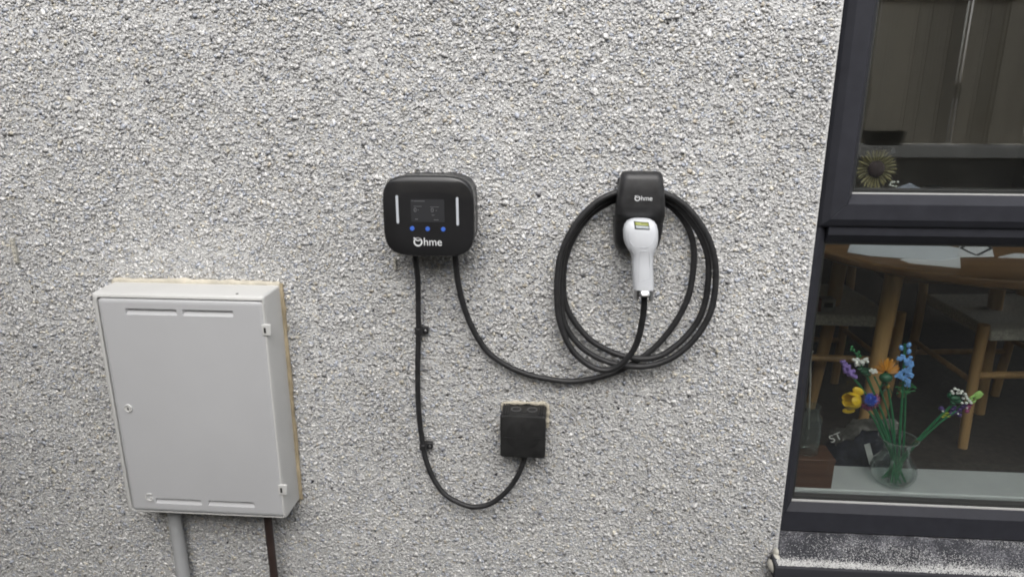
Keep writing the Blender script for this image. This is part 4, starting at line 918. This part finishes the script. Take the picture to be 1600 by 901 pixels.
def stem_base():
    i = sc_n[0]; sc_n[0] += 1; a = i * 2.4; r_ = .012 + .0042 * (i % 6); return Vector((VX + .003 + r_ * math.cos(a), vy + r_ * math.sin(a), BZ + .0085 + .004 * (i % 6 > 3)))
def flower(name, label, head_pts, r=.0030, neck=None):
    """head_pts: pixel way-points from neck of vase up to the head at depth y"""
    t_ = thing(name, label, 'flower', stem_base(), GRP); pts_ = [t_.location.copy()] + [P(u, v, -y) for u, v, y in head_pts]
    MB().tube(pts_, r, 9, 4).build('stem', m_stem, t_); return t_
def ball(mb, u, v, y, r, sq=1.0): mb.ell(P(u, v, -y), r, r, r * sq, None, 10, 7)
NK = lambda u, y=vy: (u, 706, y)
# blue delphinium
f = flower('delphinium', 'tall light blue toy flower spike, the highest in the vase', [(1404, 716, vy), (1407, 660, vy), (1411, 600, vy), (1414, 537, vy)], .0034)
b = MB()
for u, v in ((1408, 543), (1420, 539), (1420, 549)): b.ell(P(u, v, -vy + .006), .0058, .0055, .008, Euler((0, .2 if u > 1414 else -.25, 0)).to_quaternion(), 10, 7)
b.build('bud', m_lb, f)
b = MB()
for u, v in ((1405, 560), (1410, 558), (1416, 562), (1422, 560), (1424, 568), (1421, 574), (1417, 567), (1408, 583), (1414, 579), (1421, 581), (1402, 587), (1416, 588), (1423, 586), (1419, 595), (1410, 590), (1418, 601)):
    yy = vy - .010 + random.uniform(-.004, .008); c = P(u, v, -yy)
    for k in range(4):
        a = k * math.pi / 2 + random.random(); b.ell(c + Vector((math.cos(a) * .0042, random.uniform(-.002, .002), math.sin(a) * .0042)), .0042, .0026, .0042, None, 8, 5)
b.build('blossom', m_lb, f)
b = MB()
for k in range(14): ball(b, 1411 + random.uniform(-9, 20), 604 + random.uniform(-8, 12), vy - .004 + random.uniform(-.006, .01), .0026)
for (u, v), (u2, v2) in (((1410, 615), (1428, 602)), ((1410, 610), (1422, 614)), ((1411, 606), (1399, 604)), ((1412, 612), (1430, 610))): b.tube([P(u, v, -vy), P(u2, v2, -vy + .004)], .0016, 6, 1)
b.build('leaf', m_leaf, f)
MB().tube([f.location + Vector((.004, .002, 0)), P(1411, 710, -vy - .004), P(1415, 610, -vy - .004), P(1416, 590, -vy - .003)], .0026, 8, 4).build('side_stem', m_stem, f)
# lavender
f = flower('grape_hyacinth', 'purple beaded toy flower leaning out at the far left', [(1393, 716, vy), (1376, 665, vy), (1352, 615, vy - .006), (1332, 588, vy - .01), (1320, 570, vy - .01)])
b = MB()
for k in range(30):
    tt = k / 30; u = 1331 - 15 * tt; v = 586 - 22 * tt; wv_ = 8.5 * (1 - .75 * tt)
    ball(b, u + random.uniform(-1, 1) * wv_, v + random.uniform(-1, 1) * wv_ * .5, vy - .012 + random.uniform(-.008, .008), .0054 - .0014 * tt, 1.15)
b.build('blossom', m_lav, f)
# white cluster, left
f = flower('white_yarrow', 'white clustered toy flower between the purple and the orange one', [(1396, 716, vy), (1384, 660, vy + .004), (1362, 605, vy + .004), (1352, 580, vy + .004)])
b = MB()
for k in range(20): ball(b, 1346 + random.uniform(-13, 11), 568 - .30 * 0 + random.uniform(-5, 5) - random.uniform(0, 4), vy - .006 + random.uniform(-.006, .006), .0040)
b.build('blossom', m_fw, f)
b = MB(); b.ell(P(1351, 580, -vy), .012, .010, .009); b.ell(P(1345, 576, -vy), .010, .006, .004); b.ell(P(1359, 577, -vy), .010, .006, .004)
for k in range(6): ball(b, 1352 + random.uniform(-8, 8), 582 + random.uniform(-5, 5), vy - .006, .004)
b.build('leaf', m_dkleaf, f)
f = flower('green_sprig', 'thin green toy sprig rising behind the white cluster', [(1396, 716, vy + .006), (1380, 650, vy + .012), (1352, 585, vy + .012), (1341, 560, vy + .012), (1332, 543, vy + .012)], .0022)
b = MB()
for u, v in ((1331, 542), (1334, 547), (1342, 550), (1344, 556), (1339, 553), (1330, 546)): ball(b, u, v, vy + .010, .0036, 1.3)
b.build('bud', m_leaf, f)
f = flower('white_floret', 'small single white toy floret left of the orange daisy', [(1398, 716, vy - .006), (1390, 655, vy - .006), (1376, 610, vy - .008), (1366, 588, vy - .01)], .0022)
b = MB()
for du, dv in ((-4, -1), (3, -2), (0, 2), (5, 1), (-2, -3), (1, 0)): ball(b, 1364 + du, 580 + dv, vy - .012, .0042, .8)
b.build('blossom', m_fw, f)
MB().tube([P(1374, 607, -vy + .008), P(1378, 598, -vy + .010), P(1377, 592, -vy + .010)], .0014, 6, 4).build('tendril', m_leaf, f)
# orange daisy
f = flower('orange_daisy', 'orange toy daisy seen from behind its green cup', [(1400, 716, vy + .004), (1396, 660, vy), (1388, 610, vy - .006), (1384, 594, vy - .008)])
cc = P(1384, 590, -vy + .010); b = MB(); b.ell(cc, .0165, .014, .0135, None, 20, 12); b.build('cup', m_dkleaf, f)
for k in range(15):
    a = math.radians(8 + 164 * k / 14); dv = Vector((math.cos(a), .25 * random.uniform(-.4, 1), math.sin(a))); p0 = P(1384, 583, -vy + .004); L = .040 * (.85 + .15 * math.sin(a)) * random.uniform(.92, 1.05)
    q_ = dv.normalized().to_track_quat('Z', 'Y'); MB().ell(p0 + dv.normalized() * L * .60, .0050, .0022, L * .44, q_, 8, 7).build('petal', m_or, f)
MB().ell(P(1388, 604, -vy + .016), .004, .003, .006).build('bud', mat('ochre_bud', (.34, .2, .03), .4), f)
for u1, v1, u2, v2 in ((1385, 602, 1376, 605), (1388, 606, 1394, 614), (1386, 608, 1378, 616)): MB().tube([P(u1, v1, -vy + .012), P((u1 + u2) / 2, (v1 + v2) / 2 - 3, -vy + .014), P(u2, v2, -vy + .014)], .0013, 6, 4).build('tendril', m_dkleaf, f)
# yellow poppy
f = flower('yellow_poppy', 'yellow toy flower with cupped petals at the lower left', [(1394, 716, vy - .004), (1378, 680, vy - .010), (1360, 645, vy - .014), (1342, 632, vy - .016)])
def cup_petal(c, q_, az, span, rl, rw, m, f_):
    """one curved petal of a cup: a piece of an ellipsoid shell whose pole is the stem end"""
    rows_ = []
    for i in range(10):
        t_ = i / 9; th = math.radians(176 - 128 * t_); hs = math.radians(span) * (math.sin(math.pi * (.10 + .85 * t_)) ** .45); row = []
        for off in (0.0, -.0015):
            rg = []
            for j in range(9):
                a = az + hs * (-1 + 2 * j / 8); rg.append(c + q_ @ Vector(((rw + off) * math.sin(th) * math.cos(a), (rw + off) * math.sin(th) * math.sin(a), (rl + off) * math.cos(th))))
            row += rg if off == 0 else rg[::-1]
        rows_.append(row)
    b_ = MB(); b_.loft(rows_); return b_.build('petal', m, f_, ang=80)
pq = Vector((-.86, -.38, .30)).to_track_quat('Z', 'Y'); pc = P(1331, 626, -vy + .020)
for k in range(5): cup_petal(pc + pq @ Vector((0, 0, -.0012 * (k % 2))), pq, k * 2 * math.pi / 5 + .35, 44, .0265 + .002 * (k % 3), .0215 + .0012 * (k % 2), m_yel, f)
for u_, v_, rx_, rz_, an_ in ((1341, 611, .0165, .0105, 30), (1326, 641, .0165, .0080, -5)): MB().ell(P(u_, v_, -vy + .014), rx_, .006, rz_, Euler((0, math.radians(an_), 0)).to_quaternion(), 18, 10).build('petal', m_yel, f)
MB().ell(pc + pq @ Vector((0, 0, -.012)), .005, .005, .009, pq).build('stamen', m_olive, f)
# cornflower
f = flower('cornflower', 'deep blue ruffled toy flower with magenta lower petals', [(1396, 716, vy - .008), (1384, 675, vy - .014), (1368, 640, vy - .022), (1361, 626, vy - .026)])
cc = P(1360, 624, -vy + .034); b = MB()
for k in range(95):
    dv = Vector((random.gauss(0, 1), random.gauss(-.5, 1), random.gauss(0, 1))).normalized(); q_ = dv.to_track_quat('Z', 'Y'); b.ell(cc + dv * .0115, .0019, .0019, .0070, q_, 6, 5)
b.ell(cc, .0120, .011, .0120); b.build('blossom', m_cb, f)
for k in range(11):
    a = math.radians(-150 + 200 * k / 10); dv = Vector((math.cos(a), .15, math.sin(a))).normalized(); q_ = dv.to_track_quat('Z', 'Y')
    MB().ell(cc + Vector((.004, .008, -.010)) + dv * .019, .0050, .0024, .0095, q_, 8, 6).build('petal', m_mag, f)
# right-hand group
f = flower('white_yarrow', 'white clustered toy flower on the right, leaning out to the side', [(1398, 735, vy), (1420, 702, vy), (1440, 680, vy - .004), (1466, 653, vy - .008), (1490, 630, vy - .012)], .0036)
b = MB()
for u, v in ((1492, 607), (1487, 611), (1497, 609), (1503, 611), (1489, 614), (1496, 614), (1501, 614), (1508, 615), (1510, 619), (1505, 622), (1503, 629), (1510, 629), (1515, 626), (1512, 623), (1517, 629), (1507, 616)):
    yy = vy - .020 + random.uniform(-.004, .004); ball(b, u, v, yy, .0040, .85)
b.build('blossom', m_fw, f)
b = MB(); b.ell(P(1492, 622, -vy + .014), .014, .009, .009); b.ell(P(1489, 630, -vy + .018), .010, .005, .0045, Euler((0, .6, 0)).to_quaternion()); b.ell(P(1497, 627, -vy + .018), .012, .005, .006); b.ell(P(1484, 617, -vy + .014), .007, .005, .008); b.build('leaf', m_dkleaf, f)
f = flower('lime_bud', 'lime green toy bud at the far right tip of the bouquet', [(1399, 735, vy + .004), (1424, 702, vy + .004), (1444, 682, vy + .002), (1480, 648, vy), (1512, 627, vy - .006), (1524, 620, vy - .008)], .0026)
b = MB(); ax = (P(1536, 612, -vy) - P(1514, 628, -vy)).normalized(); q_ = ax.to_track_quat('Z', 'Y')
for k in range(5):
    a = 2 * math.pi * k / 5; o_ = q_ @ Vector((math.cos(a) * .0045, math.sin(a) * .0045, 0)); b.ell(P(1528, 617, -vy + .010) + o_, .0042, .0042, .0125, q_, 8, 7)
for u, v in ((1518, 620), (1521, 628), (1516, 626)): b.ell(P(u, v, -vy + .012), .003, .003, .009, q_, 8, 6)
b.build('bud', m_lg, f)
f = flower('purple_pansy', 'dark purple toy blossoms under the white cluster on the right', [(1400, 735, vy - .006), (1422, 704, vy - .006), (1443, 683, vy - .008), (1468, 660, vy - .012), (1494, 641, vy - .014)], .0026)
b = MB()
for u, v in ((1470, 637), (1473, 640), (1489, 640), (1494, 644), (1486, 646), (1499, 648), (1504, 636), (1508, 632), (1491, 636), (1500, 640)): b.ell(P(u, v, -vy + .012), .0070, .004, .0055, Euler((0, random.uniform(-1, 1), 0)).to_quaternion(), 10, 6)
b.build('blossom', m_pur, f)
b = MB()
for u, v in ((1513, 636), (1516, 631), (1511, 642)): b.ell(P(u, v, -vy + .010), .0065, .004, .006, None, 10, 6)
b.build('petal', m_mag, f)
b = MB()
for u, v in ((1497, 646), (1511, 637), (1473, 642)): ball(b, u, v, vy - .018, .0024)
b.build('stamen', m_fw, f)
b = MB()
for u, v in ((1476, 648), (1480, 645), (1482, 650), (1473, 651)): b.ell(P(u, v, -vy + .014), .005, .003, .0028, None, 8, 5)
b.build('leaf', m_olive, f)
